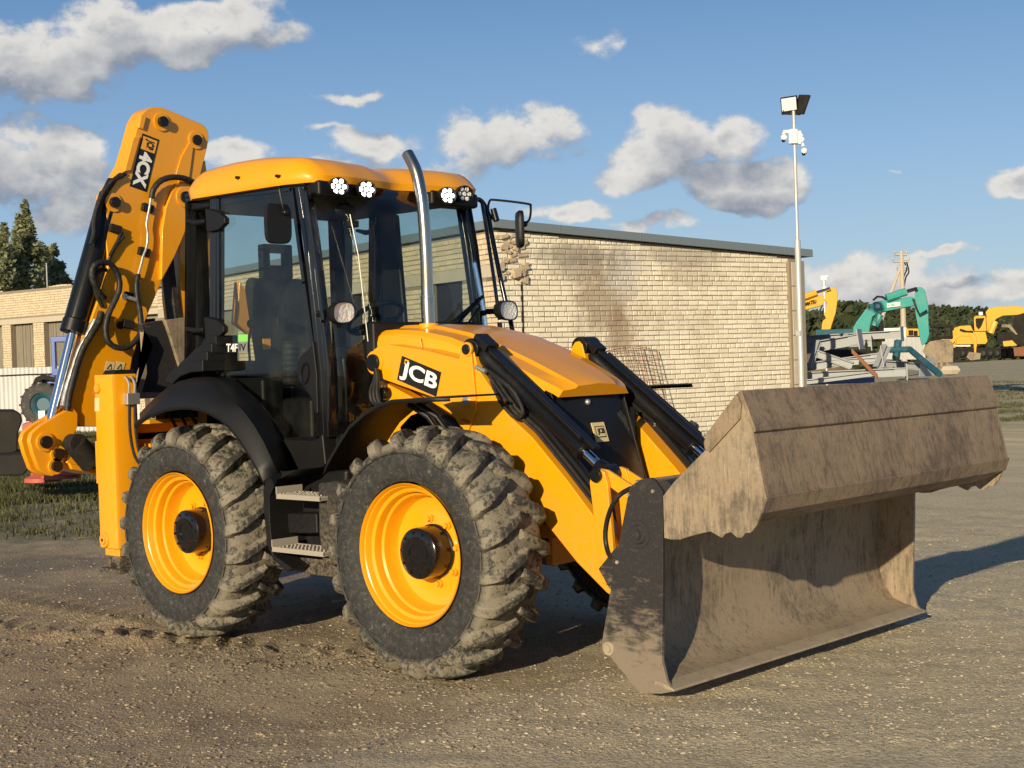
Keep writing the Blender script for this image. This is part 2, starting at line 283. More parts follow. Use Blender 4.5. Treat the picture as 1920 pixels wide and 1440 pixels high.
# ------------------------------------------------------------------ mesh helpers
class MB:
    def __init__(s): s.v = []; s.f = []
    def add(s, vs, fs):
        o = len(s.v); s.v += [tuple(p) for p in vs]; s.f += [tuple(i+o for i in f) for f in fs]
    def hexa(s, p): s.add(p, [(0, 3, 2, 1), (4, 5, 6, 7), (0, 1, 5, 4), (1, 2, 6, 5), (2, 3, 7, 6), (3, 0, 4, 7)])
    def box(s, a, b):
        x0, x1 = sorted((a[0], b[0])); y0, y1 = sorted((a[1], b[1])); z0, z1 = sorted((a[2], b[2]))
        s.hexa([(x0, y0, z0), (x1, y0, z0), (x1, y1, z0), (x0, y1, z0), (x0, y0, z1), (x1, y0, z1), (x1, y1, z1), (x0, y1, z1)])
    def obox(s, c, u, v, w):
        c, u, v, w = map(Vector, (c, u, v, w))
        s.hexa([c-u-v-w, c+u-v-w, c+u+v-w, c-u+v-w, c-u-v+w, c+u-v+w, c+u+v+w, c-u+v+w])
    def prism(s, pts, f0, f1):
        "closed outline pts (2d) -> f0(p), f1(p) 3d caps"
        n = len(pts); s.add([f0(p) for p in pts]+[f1(p) for p in pts], [tuple(range(n-1, -1, -1)), tuple(range(n, 2*n))]+[(i, (i+1) % n, n+(i+1) % n, n+i) for i in range(n)])
    def py(s, pts, y0, y1): s.prism(pts, lambda p: (p[0], y0, p[1]), lambda p: (p[0], y1, p[1]))
    def px(s, pts, x0, x1): s.prism(pts, lambda p: (x0, p[0], p[1]), lambda p: (x1, p[0], p[1]))
    def strip(s, pts, th, y0, y1, side=1):
        "open profile (x,z) thickened by th and run from y0 to y1"
        P = [Vector(p) for p in pts]; Q = []
        for i, p in enumerate(P):
            a = P[max(i-1, 0)]; b_ = P[min(i+1, len(P)-1)]; t = (b_-a).normalized(); Q.append(p+Vector((-t.y, t.x))*th*side)
        s.py([tuple(p) for p in P]+[tuple(q) for q in reversed(Q)], y0, y1)
    def tube(s, pts, r, n=10, cap=True):
        P = [Vector(p) for p in pts]; m = len(P)
        rs = r if isinstance(r, (list, tuple)) else [r]*m
        t0 = (P[1]-P[0]).normalized(); a = t0.orthogonal().normalized(); rings = []
        for i in range(m):
            t = (P[min(i+1, m-1)]-P[max(i-1, 0)]).normalized(); a = (a-t*a.dot(t)).normalized(); b_ = t.cross(a)
            rings.append([P[i]+(a*math.cos(2*PI*k/n)+b_*math.sin(2*PI*k/n))*rs[i] for k in range(n)])
        vs = [p for rg in rings for p in rg]; fs = []
        for i in range(m-1):
            for k in range(n): fs.append((i*n+k, i*n+(k+1) % n, (i+1)*n+(k+1) % n, (i+1)*n+k))
        if cap: fs += [tuple(range(n-1, -1, -1)), tuple((m-1)*n+k for k in range(n))]
        s.add(vs, fs)
    def cyl(s, a, b_, r, n=16, r2=None): s.tube([a, b_], [r, r if r2 is None else r2], n)
    def lathe(s, prof, n=48, c=(0, 0, 0), closed=False):
        "profile (r, y) turned about the y axis"
        vs = []; m = len(prof)
        for k in range(n):
            a = 2*PI*k/n
            for r, y in prof: vs.append((c[0]+r*math.cos(a), c[1]+y, c[2]+r*math.sin(a)))
        fs = []
        for k in range(n):
            for i in range(m if closed else m-1):
                j = (i+1) % m; k2 = (k+1) % n; fs.append((k*m+i, k2*m+i, k2*m+j, k*m+j))
        s.add(vs, fs)
    def sphere(s, c, r, n=12, m=8, sc=(1, 1, 1)):
        vs = [(c[0], c[1], c[2]+r*sc[2])]
        for i in range(1, m):
            for k in range(n):
                a = PI*i/m; b_ = 2*PI*k/n; vs.append((c[0]+r*sc[0]*math.sin(a)*math.cos(b_), c[1]+r*sc[1]*math.sin(a)*math.sin(b_), c[2]+r*sc[2]*math.cos(a)))
        vs.append((c[0], c[1], c[2]-r*sc[2])); fs = [(0, 1+k, 1+(k+1) % n) for k in range(n)]
        for i in range(m-2):
            for k in range(n): fs.append((1+i*n+k, 1+(i+1)*n+k, 1+(i+1)*n+(k+1) % n, 1+i*n+(k+1) % n))
        e = len(vs)-1; o = 1+(m-2)*n; fs += [(e, o+(k+1) % n, o+k) for k in range(n)]; s.add(vs, fs)
    def build(s, name, mat, parent=None, bevel=0, smooth=35, seg=2, fix=True):
        me = bpy.data.meshes.new(name); off = Vector((0, 0, 0))
        p = parent
        while p is not None: off += p.location; p = p.parent
        me.from_pydata([tuple(Vector(v)-off) for v in s.v], [], s.f); me.update()
        if fix:
            bm = bmesh.new(); bm.from_mesh(me); bmesh.ops.recalc_face_normals(bm, faces=bm.faces); bm.to_mesh(me); bm.free()
        if smooth:
            me.shade_smooth(); me.set_sharp_from_angle(angle=R(smooth))
        me.materials.append(M[mat] if isinstance(mat, str) else mat)
        o = bpy.data.objects.new(name, me); C.objects.link(o); o.parent = parent
        if bevel:
            bv = o.modifiers.new('bevel', 'BEVEL'); bv.width = bevel; bv.segments = seg; bv.limit_method = 'ANGLE'; bv.angle_limit = R(40); bv.harden_normals = True
        return o
def spline(pts, k=6):
    P = [Vector(p) for p in pts]; out = []
    for i in range(len(P)-1):
        a = P[max(i-1, 0)]; b_ = P[i]; c_ = P[i+1]; d_ = P[min(i+2, len(P)-1)]
        for j in range(k):
            t = j/k; out.append(.5*((2*b_)+(c_-a)*t+(2*a-5*b_+4*c_-d_)*t*t+(3*b_-a-3*c_+d_)*t**3))
    out.append(P[-1]); return out
def tag(o, label=None, cat=None, group=None, kind=None):
    if label: o['label'] = label
    if cat: o['category'] = cat
    if group: o['group'] = group
    if kind: o['kind'] = kind
    return o
def root(name, loc, label, cat, group=None):
    o = bpy.data.objects.new(name, None); C.objects.link(o); o.location = loc; o.empty_display_size = .2
    return tag(o, label, cat, group)
def copy_tree(o, parent=None):
    c = o.copy(); C.objects.link(c); c.parent = parent
    for ch in list(o.children): copy_tree(ch, c)
    return c
def circ(cx, cy, r, n=20, a0=0, a1=2*PI): return [(cx+r*math.cos(a0+(a1-a0)*i/n), cy+r*math.sin(a0+(a1-a0)*i/n)) for i in range(n if abs(a1-a0) > 6.2 else n+1)]
def text(body, quad, mat, name, parent, fill=(.9, .8), bold=.03, lift=.002, ext=.0015):
    "lettering laid on a quad: bottom-left, bottom-right, top-left corners"
    cu_ = bpy.data.curves.new(name, 'FONT'); cu_.body = body; cu_.offset = bold; cu_.extrude = 0.01; cu_.align_x = 'LEFT'
    o = bpy.data.objects.new(name, cu_); C.objects.link(o); bpy.context.view_layer.update()
    me = o.to_mesh(); xs = [v.co.x for v in me.vertices]; ys = [v.co.y for v in me.vertices]; x0, x1, y0, y1 = min(xs), max(xs), min(ys), max(ys)
    me2 = me.copy(); o.to_mesh_clear(); bpy.data.objects.remove(o)
    bl, br, tl = map(Vector, quad); u = br-bl; v = tl-bl; n = u.cross(v).normalized()
    off = Vector((0, 0, 0)); p = parent
    while p is not None: off += p.location; p = p.parent
    for vt in me2.vertices:
        a = (vt.co.x-x0)/(x1-x0); c_ = (vt.co.y-y0)/(y1-y0)
        a = .5+(a-.5)*fill[0]; c_ = .5+(c_-.5)*fill[1]
        vt.co = bl+u*a+v*c_+n*(lift+(ext if vt.co.z > 0 else 0))-off
    me2.materials.clear(); me2.materials.append(M[mat]); q = bpy.data.objects.new(name, me2); C.objects.link(q); q.parent = parent; return q
def decal(quad, mat, name, parent, th=.0015, lift=.0008, grow=0):
    bl, br, tl = map(Vector, quad); tr = br+tl-bl; n = (br-bl).cross(tl-bl).normalized(); mb = MB(); P = [bl, br, tr, tl]
    c_ = (bl+tr)/2; P = [c_+(p-c_)*(1+grow) for p in P]
    mb.hexa([p+n*lift for p in P]+[p+n*(lift+th) for p in P]); return mb.build(name, mat, parent, smooth=0)
# ================================================================== the backhoe loader
BL = root('backhoe_loader', (1.1, 0, 0), 'large yellow backhoe loader with black cab frame, opened wide bucket and mud-caked tyres', 'backhoe loader')
# ---- wheels
def tyre_mesh():
    mb = MB()
    half = [(.389, .172), (.398, .200), (.44, .224), (.49, .232), (.535, .230), (.568, .219), (.592, .204), (.608, .187), (.621, .158), (.635, .10), (.642, .045), (.643, 0)]
    prof = [(r, -y) for r, y in half]+[(r, y) for r, y in reversed(half[:-1])]
    prof += [(.394, .15), (.394, -.15)]
    mb.lathe(prof, 96, closed=True)
    # raised ring on the side wall
    for s in (-1, 1): mb.lathe([(.548, s*.229), (.556, s*.236), (.566, s*.231), (.560, s*.222)], 96, closed=True)
    # surface the lugs follow: arc over the shoulder
    def base(q):   # q in -1..1 across, beyond .82 goes down the shoulder
        s = 1 if q >= 0 else -1; a = abs(q)
        if a < .72: return .645-.024*(a/.72)**2, s*.21*a/.72*.9
        t = (a-.72)/.28; return .621-.070*t**1.35, s*(.189+.043*math.sin(t*PI/2))
    NL = 21
    for side in (-1, 1):
        for k in range(NL):
            th0 = 2*PI*(k+(.5 if side > 0 else 0))/NL; m = 11; rings = []
            jit = random.uniform(-.004, .004)
            for i in range(m):
                u = i/(m-1); q = side*(-.06+1.06*u)
                r0, y0 = base(q)
                a = th0+(.155*(1-u)**1.15-.02) * 1.25          # the bar sweeps forward toward the centre
                wd = (.034+.012*u+(.012 if u > .55 else 0))/2+.004   # half width in metres
                h = (.041+.004*math.sin(u*PI)+jit)*(1 if u < .72 else 1-.62*((u-.72)/.28))
                if i == 0: h *= .85
                ty = math.sin(min(1, max(0, (abs(q)-.66)/.34))*PI/2)*.9
                nr, ny = math.cos(ty*1.0), side*math.sin(ty*1.0)
                def P(da, hh):
                    r = r0+nr*hh; y = y0+ny*hh; return (r*math.cos(a+da/.68), y, r*math.sin(a+da/.68))
                rings.append([P(-wd*1.75, -.012), P(-wd*.95, h), P(wd*.95, h), P(wd*1.75, -.012)])
            vs = [p for rg in rings for p in rg]; fs = []
            for i in range(m-1):
                for c in range(4): fs.append((i*4+c, i*4+(c+1) % 4, (i+1)*4+(c+1) % 4, (i+1)*4+c))
            fs += [(3, 2, 1, 0), ((m-1)*4, (m-1)*4+1, (m-1)*4+2, (m-1)*4+3)]
            mb.add(vs, fs)
    return mb
tyre0 = tyre_mesh().build('tyre', 'tyre', None, smooth=38)
tb = tyre0.modifiers.new('bevel', 'BEVEL'); tb.width = .004; tb.segments = 2; tb.limit_method = 'ANGLE'; tb.angle_limit = R(45)
# rough torn surface of the dried mud and rubber
sd = tyre0.modifiers.new('sub', 'SUBSURF'); sd.subdivision_type = 'SIMPLE'; sd.levels = sd.render_levels = 1
tx = bpy.data.textures.new('mud_lumps', 'CLOUDS'); tx.noise_scale = .06; tx.noise_depth = 3
dm = tyre0.modifiers.new('mud', 'DISPLACE'); dm.texture = tx; dm.strength = .008; dm.mid_level = .5
mb = MB()
prof = [(.372, -.170), (.376, -.198), (.384, -.212), (.388, -.204), (.380, -.190), (.368, -.182), (.362, -.168), (.356, -.150), (.338, -.142), (.333, -.120), (.331, -.096), (.317, -.088), (.311, -.060), (.306, -.020), (.296, -.002), (.26, .012), (.20, .008), (.17, .000), (.13, -.002), (.02, -.002), (.02, .02), (.30, .03), (.36, .0), (.372, -.1)]
mb.lathe(prof, 72, closed=True)
rim0 = mb.build('rim', 'rimyellow', None, smooth=30)
mb = MB()
mb.lathe([(.0, -.147), (.05, -.147), (.052, -.153), (.085, -.153), (.088, -.146), (.128, -.144), (.139, -.136), (.141, -.122), (.141, -.02), (.150, -.015), (.150, .0), (0, .0)], 40)
for k in range(10):
    a = 2*PI*k/10; mb.cyl((.115*math.cos(a), -.150, .115*math.sin(a)), (.115*math.cos(a), -.14, .115*math.sin(a)), .008, 8)
hub0 = mb.build('hub', 'blackgloss', None, smooth=35)
mb = MB()
for k in range(8):
    a = 2*PI*(k+.35)/8; c, s = .178*math.cos(a), .178*math.sin(a)
    mb.cyl((c, -.012, s), (c, .0, s), .021, 14); mb.cyl((c, -.030, s), (c, -.01, s), .015, 6)
nut0 = mb.build('wheel_nuts', 'rimyellow', None, smooth=30)
def wheel(x, y, z, rz, spin, src=None):
    w = bpy.data.objects.new('wheel', None); C.objects.link(w); w.parent = BL; w.location = Vector((x, y, z))-BL.location
    w.rotation_euler = (0, 0, rz)
    for o in (tyre0, rim0, hub0, nut0):
        q = o if src is None else o.copy()
        if src is not None: C.objects.link(q)
        q.parent = w; q.rotation_euler = (0, spin, 0)
    return w
wheel(2.177, -.932, .690, R(.8), .12)
wheel(.010, -.932, .686, 0, .5, 1)
wheel(2.177, .932, .690, PI+R(.8), 1.0, 1)
wheel(.010, .932, .686, PI, .3, 1)
# ---- chassis and axles
mb = MB(); mb.box((-1.0, -.36, .62), (2.42, -.26, 1.02)); mb.box((-1.0, .26, .62), (2.42, .36, 1.02)); mb.box((-.9, -.3, .55), (1.2, .3, .95)); mb.box((1.3, -.3, .66), (2.45, .3, 1.45))
mb.box((-1.02, -.36, .9), (-.5, .36, 1.28)); mb.build('chassis', 'chassis', BL, bevel=.008)
for x, nm in ((2.177, 'front_axle'), (.01, 'rear_axle')):
    mb = MB(); mb.tube([(x, -.80, .69), (x, -.55, .69), (x, -.3, .69), (x, 0, .69), (x, .3, .69), (x, .55, .69), (x, .80, .69)], [.17, .13, .11, .2, .11, .13, .17], 20); mb.build(nm, 'chassis', BL)
    mb = MB()
    for s in (-1, 1): mb.lathe([(.0, s*.72), (.21, s*.72), (.23, s*.76), (.22, s*.86), (.12, s*.90), (0, s*.90)], 28, c=(x, 0, .69))
    mb.build('hub_carrier', 'chassis', BL)
# ---- loader arms: outline read on the outer plate
YA = .565
ARM = [(697, 668), (703, 655), (714, 648), (730, 646), (795, 656), (862, 673), (865, 654), (870, 645), (878, 643), (884, 650), (893, 690), (952, 780), (996, 821), (1060, 900), (1112, 970), (1150, 1040), (1144, 1118), (1135, 1112), (1079, 1055), (960, 905), (885, 815), (866, 802), (845, 770), (815, 745), (790, 738), (745, 720), (712, 708), (697, 690)]
arm = XZ(-YA, *ARM)
FRONTPLATE = XZ(-YA, (697, 668), (703, 655), (714, 648), (730, 646), (795, 656), (862, 673), (865, 654), (870, 645), (878, 643), (884, 650), (895, 770), (885, 790), (878, 812), (866, 802), (845, 770), (815, 745), (745, 720), (712, 708), (697, 690))
def pin(mb, x, z, y0, y1, r): mb.cyl((x, y0, z), (x, y1, z), r, 24)
for s in (-1, 1):
    a = MB()
    a.py(arm, s*.555, s*.405)
    # folded lip that stiffens the upper edge
    ao = a.build('loader_arm', 'yellow', BL, bevel=.006)
    p = MB(); p.py(FRONTPLATE, s*.558, s*.572); p.build('pivot_plate', 'yellow', ao, bevel=.003)
    # pins: rear pivot, tilt ram eye, lower bosses
    for (px, py, r, nm, m1) in ((702, 680, .052, 'pivot_pin', 'blackm'), (875, 655, .030, 'pin', 'blackm'), (875, 752, .026, 'pin', 'zinc'), (1138, 1068, .034, 'pin', 'blackm')):
        x, z = XZ(-YA-.01, (px, py))[0]; q = MB(); pin(q, x, z, s*.57, s*.598 if r > .04 else s*.588, r); q.build(nm, m1, ao, bevel=.003)
        q = MB(); pin(q, x, z, s*.56, s*.579, r*1.38); q.build('boss', 'yellow', ao, bevel=.003)
    # seam line and inner black hose channel on top of the arm
    ch = MB(); P3 = [(900, 700), (952, 775), (996, 815), (1055, 888), (1104, 952)]
    for k in range(3):
        ch.tube([(x+.012, s*(.53-.028*k), z+.012+.01*(k % 2)) for x, z in XZ(-YA, *P3)], .010, 8)
    ch.build('hydraulic_pipes', 'hose', ao)
    gl = MB(); gl.tube([(x+.035, s*.47, z+.028) for x, z in XZ(-YA, *P3)], .026, 8); gl.build('pipe_guard', 'blackm', ao)
    # tilt ram, barrel and rod
    x1, z1 = XZ(-YA-.01, (875, 655))[0]; x2, z2 = XZ(-.60, (1116, 893))[0]; A = Vector((x1, s*.48, z1)); B = Vector((x2+.01, s*.50, z2)); A.z -= .03*(s > 0); B.z -= .045*(s > 0); D = (B-A).normalized(); n = Vector((-D.z, 0, D.x)); ln = (B-A).length
    rb = MB(); rb.tube([A+D*.05, A+D*.10, A+D*.12, A+D*(ln*.80), A+D*(ln*.815), A+D*(ln*.83)], [.046, .054, .049, .049, .057, .057], 24); pin(rb, x1, z1, s*.41, s*.55, .062); 
    ro = rb.build('tilt_ram', 'blackm', BL, bevel=.003)
    rr_ = MB(); rr_.cyl(A+D*(ln*.82), A+D*(ln*.93), .028, 20); rr_.build('ram_rod', 'chrome', ro)
    re = MB(); re.tube([A+D*(ln*.925), A+D*(ln*.95), B], [.038, .045, .050], 16); pin(re, B.x, B.z, s*.455, s*.545, .056); re.build('rod_eye', 'blackm', ro)
    gd = MB(); g0 = A+n*.085; 
    gd.obox((A+B)/2+n*.066-D*.05, D*(ln*.42), Vector((0, .030, 0)), n*.007); gd.obox(A+n*.066+D*.03, D*.06, Vector((0, .05, 0)), n*.022)
    gd.build('ram_guard', 'blackm', ro, bevel=.004)
    pb = MB(); pb.tube([A+D*.12+n*.07+Vector((0, -s*-.045, 0)), A+D*(ln*.5)+n*.072+Vector((0, s*.045, 0)), A+D*(ln*.8)+n*.07+Vector((0, s*.045, 0)), A+D*(ln*.82)+n*.04], .011, 8)
    pb.tube([A+D*.12+n*.05+Vector((0, s*.02, 0)), A+D*(ln*.8)+n*.052+Vector((0, s*.02, 0))], .011, 8); pb.build('ram_pipe', 'blackm', ro)
    # hose loop beside the ram
    hz = MB(); HP = [(890, 690), (920, 705), (950, 730), (968, 760), (970, 778), (955, 782), (930, 755), (905, 715)]
    hp = [(x, s*.595, z) for x, z in XZ(-.60, *HP)]; hp = [(p[0], s*(.53 if i in (0, 7) else .56), p[2]) for i, p in enumerate(hp)]
    hz.tube(spline(hp), .011, 8); hz.tube(spline([(p[0]-.02, p[1]-s*.03, p[2]-.015) for p in hp]), .010, 8); hz.build('hose', 'hose', BL)
    hz = MB(); q1 = [(x, s*.575, z) for x, z in XZ(-.60, (887, 688), (905, 697))]; hz.cyl(q1[0], q1[1], .013, 10); hz.build('hose_end', 'zinc', BL)
    # bucket lever: two yellow straps from the ram eye
    lv = MB(); l1 = XZ(-.62, (1104, 905), (1107, 888), (1118, 879), (1131, 884), (1137, 905), (1146, 1000), (1152, 1075), (1144, 1095), (1128, 1095)); lv.py(l1, s*.615, s*.59)
    lv.py([(x+.02, z) for x, z in l1], s*.46, s*.43)
    l2 = XZ(-.60, (1114, 888), (1122, 879), (1136, 882), (1192, 918), (1186, 940), (1168, 935), (1122, 900)); lv.py(l2, s*.585, s*.565); lv.py(l2, s*.45, s*.43)
    lo = lv.build('bucket_lever', 'yellow', BL, bevel=.004)
    q = MB(); x, z = XZ(-.63, (1116, 892))[0]; pin(q, x, z, s*.60, s*.635, .036); q.build('pin', 'blackm', lo, bevel=.003)
    # lift ram low between the arms
    q = MB(); q.cyl((1.45, s*.38, 1.52), (2.35, s*.44, 1.12), .045, 18); q.build('lift_ram', 'blackm', BL); q = MB(); q.cyl((2.33, s*.44, 1.13), (2.62, s*.46, 1.0), .025, 14); q.build('ram_rod', 'chrome', BL)
    # near hoses at the rear pivot
    for k in range(3):
        q = MB(); hp = [(x, s*(.60+.012*k), z) for x, z in XZ(-.6, (705+k*3, 690), (702+k*6, 712), (695+k*9, 735), (700+k*9, 755), (722+k*4, 760))]; q.tube(spline(hp), .012, 8); q.build('hose', 'hose', BL)
# cross tube and torn guard plate between the arms
mb = MB(); mb.cyl((2.72, -.43, .93), (2.72, .43, .93), .075, 24); mb.build('cross_tube', 'yellow', BL)
mb = MB(); mb.box((2.45, -.40, .72), (2.60, .40, .80)); mb.box((2.42, -.3, .55), (2.47, .3, 1.1)); mb.build('front_guard', 'yellow', BL, bevel=.006)
# lower yellow plates behind the front wheel
for s in (-1, 1):
    mb = MB(); mb.py(XZ(-.42, (745, 800), (765, 778), (800, 765), (840, 775), (850, 800), (850, 900), (760, 900)), s*.40, s*.37); mb.py(XZ(-.45, (715, 715), (735, 715), (800, 750), (790, 765), (720, 745)), s*.52, s*.44); mb.build('loader_tower', 'yellow', BL, bevel=.005)
    q = MB(); x, z = XZ(-.55, (720, 738))[0]; pin(q, x, z, s*.50, s*.575, .038); q.build('pin', 'blackm', BL, bevel=.003)
    mb = MB(); mb.box((1.22, s*.36, 1.2), (2.3, s*.40, 1.62)); mb.build('tower_plate', 'yellow', BL, bevel=.005)
# lettering on the arm
def px_quad(y, bl, br, tl): return [U(*bl, y=y), U(*br, y=y), U(*tl, y=y)]
arm0 = bpy.data.objects['loader_arm']
Q = px_quad(-.5735, (745, 712), (818, 744), (754, 667)); decal(Q, 'decal', 'sticker', arm0)
def sub(quad, u0, v0, u1, v1):
    bl, br, tl = quad; u = br-bl; v = tl-bl; return [bl+u*u0+v*v0, bl+u*u1+v*v0, bl+u*u0+v*v1]
text('JCB', sub(Q, .05, .05, .97, .90), 'white', 'lettering', arm0, fill=(1, .94), bold=.03, lift=.004)
Q2 = sub(Q, .10, .73, .20, .93); decal(Q2, 'decalyellow', 'sticker_badge', arm0, lift=.003); decal(sub(Q2, .25, .25, .75, .75), 'decal', 'sticker_badge', arm0, lift=.006)
decal(px_quad(-.5735, (866, 789), (881, 794), (867, 784)), 'red', 'warning_sticker', arm0)
# ---- bucket: blade, plates and opened clam
YB = 1.195
bk = MB(); SP = XZ(-YB, (1127, 1211), (1152, 1060), (1180, 913), (1200, 900), (1220, 896), (1227, 900), (1242, 922), (1243, 1060), (1241, 1240), (1250, 1277), (1262, 1297), (1240, 1301), (1207, 1301), (1197, 1297))
BLP = [(3.790, 1.14), (3.745, 1.02), (3.715, .86), (3.698, .70), (3.692, .56), (3.700, .44), (3.728, .345), (3.785, .275), (3.86, .245), (3.90, .238)]
bk.strip(BLP, .022, -YB+.0205, YB-.0205, side=-1); bo = bk.build('bucket_blade', 'bucket', BL, smooth=50)
for s in (-1, 1):
    q = MB(); q.py(SP, s*YB, s*(YB-.020)); po = q.build('bucket_side_plate', 'sideplate' if s < 0 else 'bucket', bo, bevel=.003)
    x, z = XZ(-YB, (1197, 1002))[0]; q = MB(); q.lathe([(.0, -.020), (.022, -.020), (.024, -.012), (.040, -.012), (.046, -.004), (.064, -.004), (.066, 0), (0, 0)], 28, c=(x, -YB if s < 0 else YB+.02, z))
    q.build('plate_pivot_boss', 'sideplate', bo)
    x, z = XZ(-YB, (1141, 1216))[0]; q = MB(); q.lathe([(0, -.012), (.018, -.012), (.02, -.005), (.032, -.005), (.034, 0), (0, 0)], 20, c=(x, -YB if s < 0 else YB+.012, z)); q.build('plate_bolt', 'edge', bo)
    q = MB()
    for pp in ((1178, 928), (1225, 921), (1158, 1054)):
        x, z = XZ(-YB, pp)[0]; q.cyl((x, s*YB, z), (x, s*(YB+.008), z), .009, 8)
    q.build('plate_bolts', 'edge', bo)
q = MB(); q.py([(3.86, .222), (3.86, .2435), (3.905, .236), (3.968, .214), (3.972, .202), (3.90, .212)], -YB-.004, YB+.012); q.build('cutting_edge', 'edge', bo, bevel=.004)
# beams at the back of the blade
q = MB(); q.box((3.63, -.95, .90), (3.69, .95, .98)); q.box((3.60, -.95, .36), (3.67, .95, .44)); 
for s in (-1, 1):
    for yy in (.43, .62): q.py([(3.66, 1.05), (3.66, .45), (3.15, .52), (3.08, .62), (3.18, .72), (3.5, .98)], s*yy-.015, s*yy+.015)
q.build('bucket_back_frame', 'sideplate', bo, bevel=.006)
q = MB(); q.box((3.76, -1.17, 1.06), (3.90, 1.17, 1.10)); q.build('blade_top_rail', 'sideplate', bo, bevel=.004)
CLP = XZ(-YB, (1384, 737), (1411, 807), (1436, 931), (1427, 962), (1419, 985), (1408, 999), (1397, 1000), (1390, 1009), (1381, 1008), (1370, 998), (1360, 1001), (1353, 1009), (1344, 1004), (1332, 997), (1316, 1000), (1296, 1005), (1276, 1012), (1258, 1012), (1245, 1009), (1243, 930), (1262, 905), (1291, 875), (1324, 842), (1322, 830), (1327, 813), (1350, 790), (1376, 760))
co = MB(); A_, B_, C_, D_ = XZ(-YB, (1384, 735), (1411, 807), (1436, 931), (1427, 964))
co.strip([B_, C_, (C_[0]-.004, C_[1]-.02), D_, (D_[0]-.09, D_[1]-.05)], .018, -YB+.018, YB-.018, side=-1)
clam = co.build('clam_shell', 'clam', BL, smooth=40)
for s in (-1, 1):
    q = MB(); q.py(CLP, s*YB, s*(YB-.0178)); q.build('clam_side_plate', 'bucket', clam, bevel=.003)
    q = MB(); q.py(XZ(-YB, (1324, 842), (1322, 830), (1327, 813), (1384, 737), (1392, 757), (1390, 785), (1332, 848)), s*(YB+.001), s*(YB+.012)); q.build('clam_wear_plate', 'clam', clam, bevel=.003)
    q = MB()
    for pp in ((1250, 920),): 
        x, z = XZ(-YB, pp)[0]; q.cyl((x-.03, s*(YB-.02), z), (x-.03, s*(YB-.35), z), .045, 20); q.cyl((x-.06, s*.62, z-.02), (x-.06, s*.95, z-.02), .05, 18)
    q.build('clam_hinge', 'sideplate', clam)
q = MB(); n_ = Vector((C_[0]-B_[0], C_[1]-B_[1])).normalized(); nn_ = Vector((-n_.y, n_.x)); 
P = [Vector(A_)+nn_*.0, Vector(B_)+Vector((.006, -.012))]
q.py([tuple(P[0]), tuple(P[1]), tuple(P[1]+Vector((.012, .008))), tuple(P[1]+Vector((.012, .02))), tuple(P[0]+Vector((.020, .006)))], -YB-.006, YB+.006); q.build('bolt_on_edge', 'clam', clam, bevel=.004)
q = MB(); dv = (Vector(B_)-Vector(A_)).normalized(); nv = Vector((-dv.y, dv.x)); mid = Vector(A_)*.45+Vector(B_)*.55
mid3 = Vector((mid.x+.014, 0, mid.y+.004)); nd = Vector((nv.x, 0, nv.y)); nd = nd if nd.x > 0 else -nd
for k in range(8): q.cyl(mid3+Vector((0, -1.02+k*.292, 0))-nd*.002, mid3+Vector((0, -1.02+k*.292, 0))+nd*.0045, .024, 18)
q.build('edge_bolts', 'clam', clam)
q = MB(); q.py([C_, (C_[0]+.010, C_[1]-.004), (D_[0]+.010, D_[1]+.002), D_], -YB-.003, YB+.003); q.build('lower_lip', 'clam', clam, bevel=.003)
# inner ribs of the clam and its rams
q = MB(); q.box((4.0, -1.15, 1.0), (4.06, 1.15, 1.06)); q.build('clam_cross_bar', 'sideplate', clam)
# black hose from the arm to the side plate
q = MB(); hp = [U(px, py, y=y) for px, py, y in ((1182, 916, -1.10), (1160, 930, -1.04), (1143, 960, -1.0), (1135, 1000, -.98), (1140, 1035, -1.0), (1152, 1052, -1.15))]; q.tube(spline(hp), .012, 10); q.build('hose', 'hose', BL)
# ---- bonnet
def bonnet():
    mb = MB(); secs = []
    xs = [1.16, 1.24, 1.34, 1.55, 1.8, 2.05, 2.25, 2.40, 2.50, 2.545, 2.565]
    zc = [1.945, 1.965, 1.965, 1.950, 1.900, 1.815, 1.735, 1.665, 1.615, 1.590, 1.572]
    hw = [.43, .44, .44, .435, .425, .41, .395, .375, .350, .330, .315]
    for x, z, h in zip(xs, zc, hw):
        fr = max(0, (x-2.3)/.265)
        row = []
        for u, dz in ((-1.0, -.32), (-1.0, -.10), (-.97, -.062), (-.90, -.035), (-.60, -.024), (-.54, -.006 if x < 2.42 else -.010), (-.25, -.006), (0, 0), (.25, -.006), (.54, -.006 if x < 2.42 else -.010), (.60, -.024), (.90, -.035), (.97, -.062), (1.0, -.10), (1.0, -.32)):
            zz = z+dz if dz > -.2 else (z-.07 if x > 2.4 else min(z+dz, 1.70))
            bow = .035*(1-u*u)*fr
            row.append((x+bow, u*h, max(zz, z-.07) if x > 2.4 else zz))
        secs.append(row)
    vs = [p for r_ in secs for p in r_]; n = 15; fs = []
    for i in range(len(secs)-1):
        for j in range(n-1): fs.append((i*n+j, i*n+j+1, (i+1)*n+j+1, (i+1)*n+j))
    # closed nose and tail
    fs.append(tuple((len(secs)-1)*n+j for j in range(n))); fs.append(tuple(range(n-1, -1, -1))); mb.add(vs, fs); return mb
bn = bonnet().build('bonnet', 'yellow', BL, smooth=24)
q = MB(); q.box((1.10, -.46, 1.75), (1.20, .46, 1.985)); q.box((1.16, -.455, 1.60), (1.5, .455, 1.70)); q.build('bonnet_seal', 'black', BL, bevel=.02)
q = MB()
for s in (-1, 1): q.py([(1.28, 1.82), (1.62, 1.80), (1.60, 1.87), (1.33, 1.90)], s*.440, s*.450)
q.build('bonnet_side_panel', 'yellow', bn, bevel=.005)
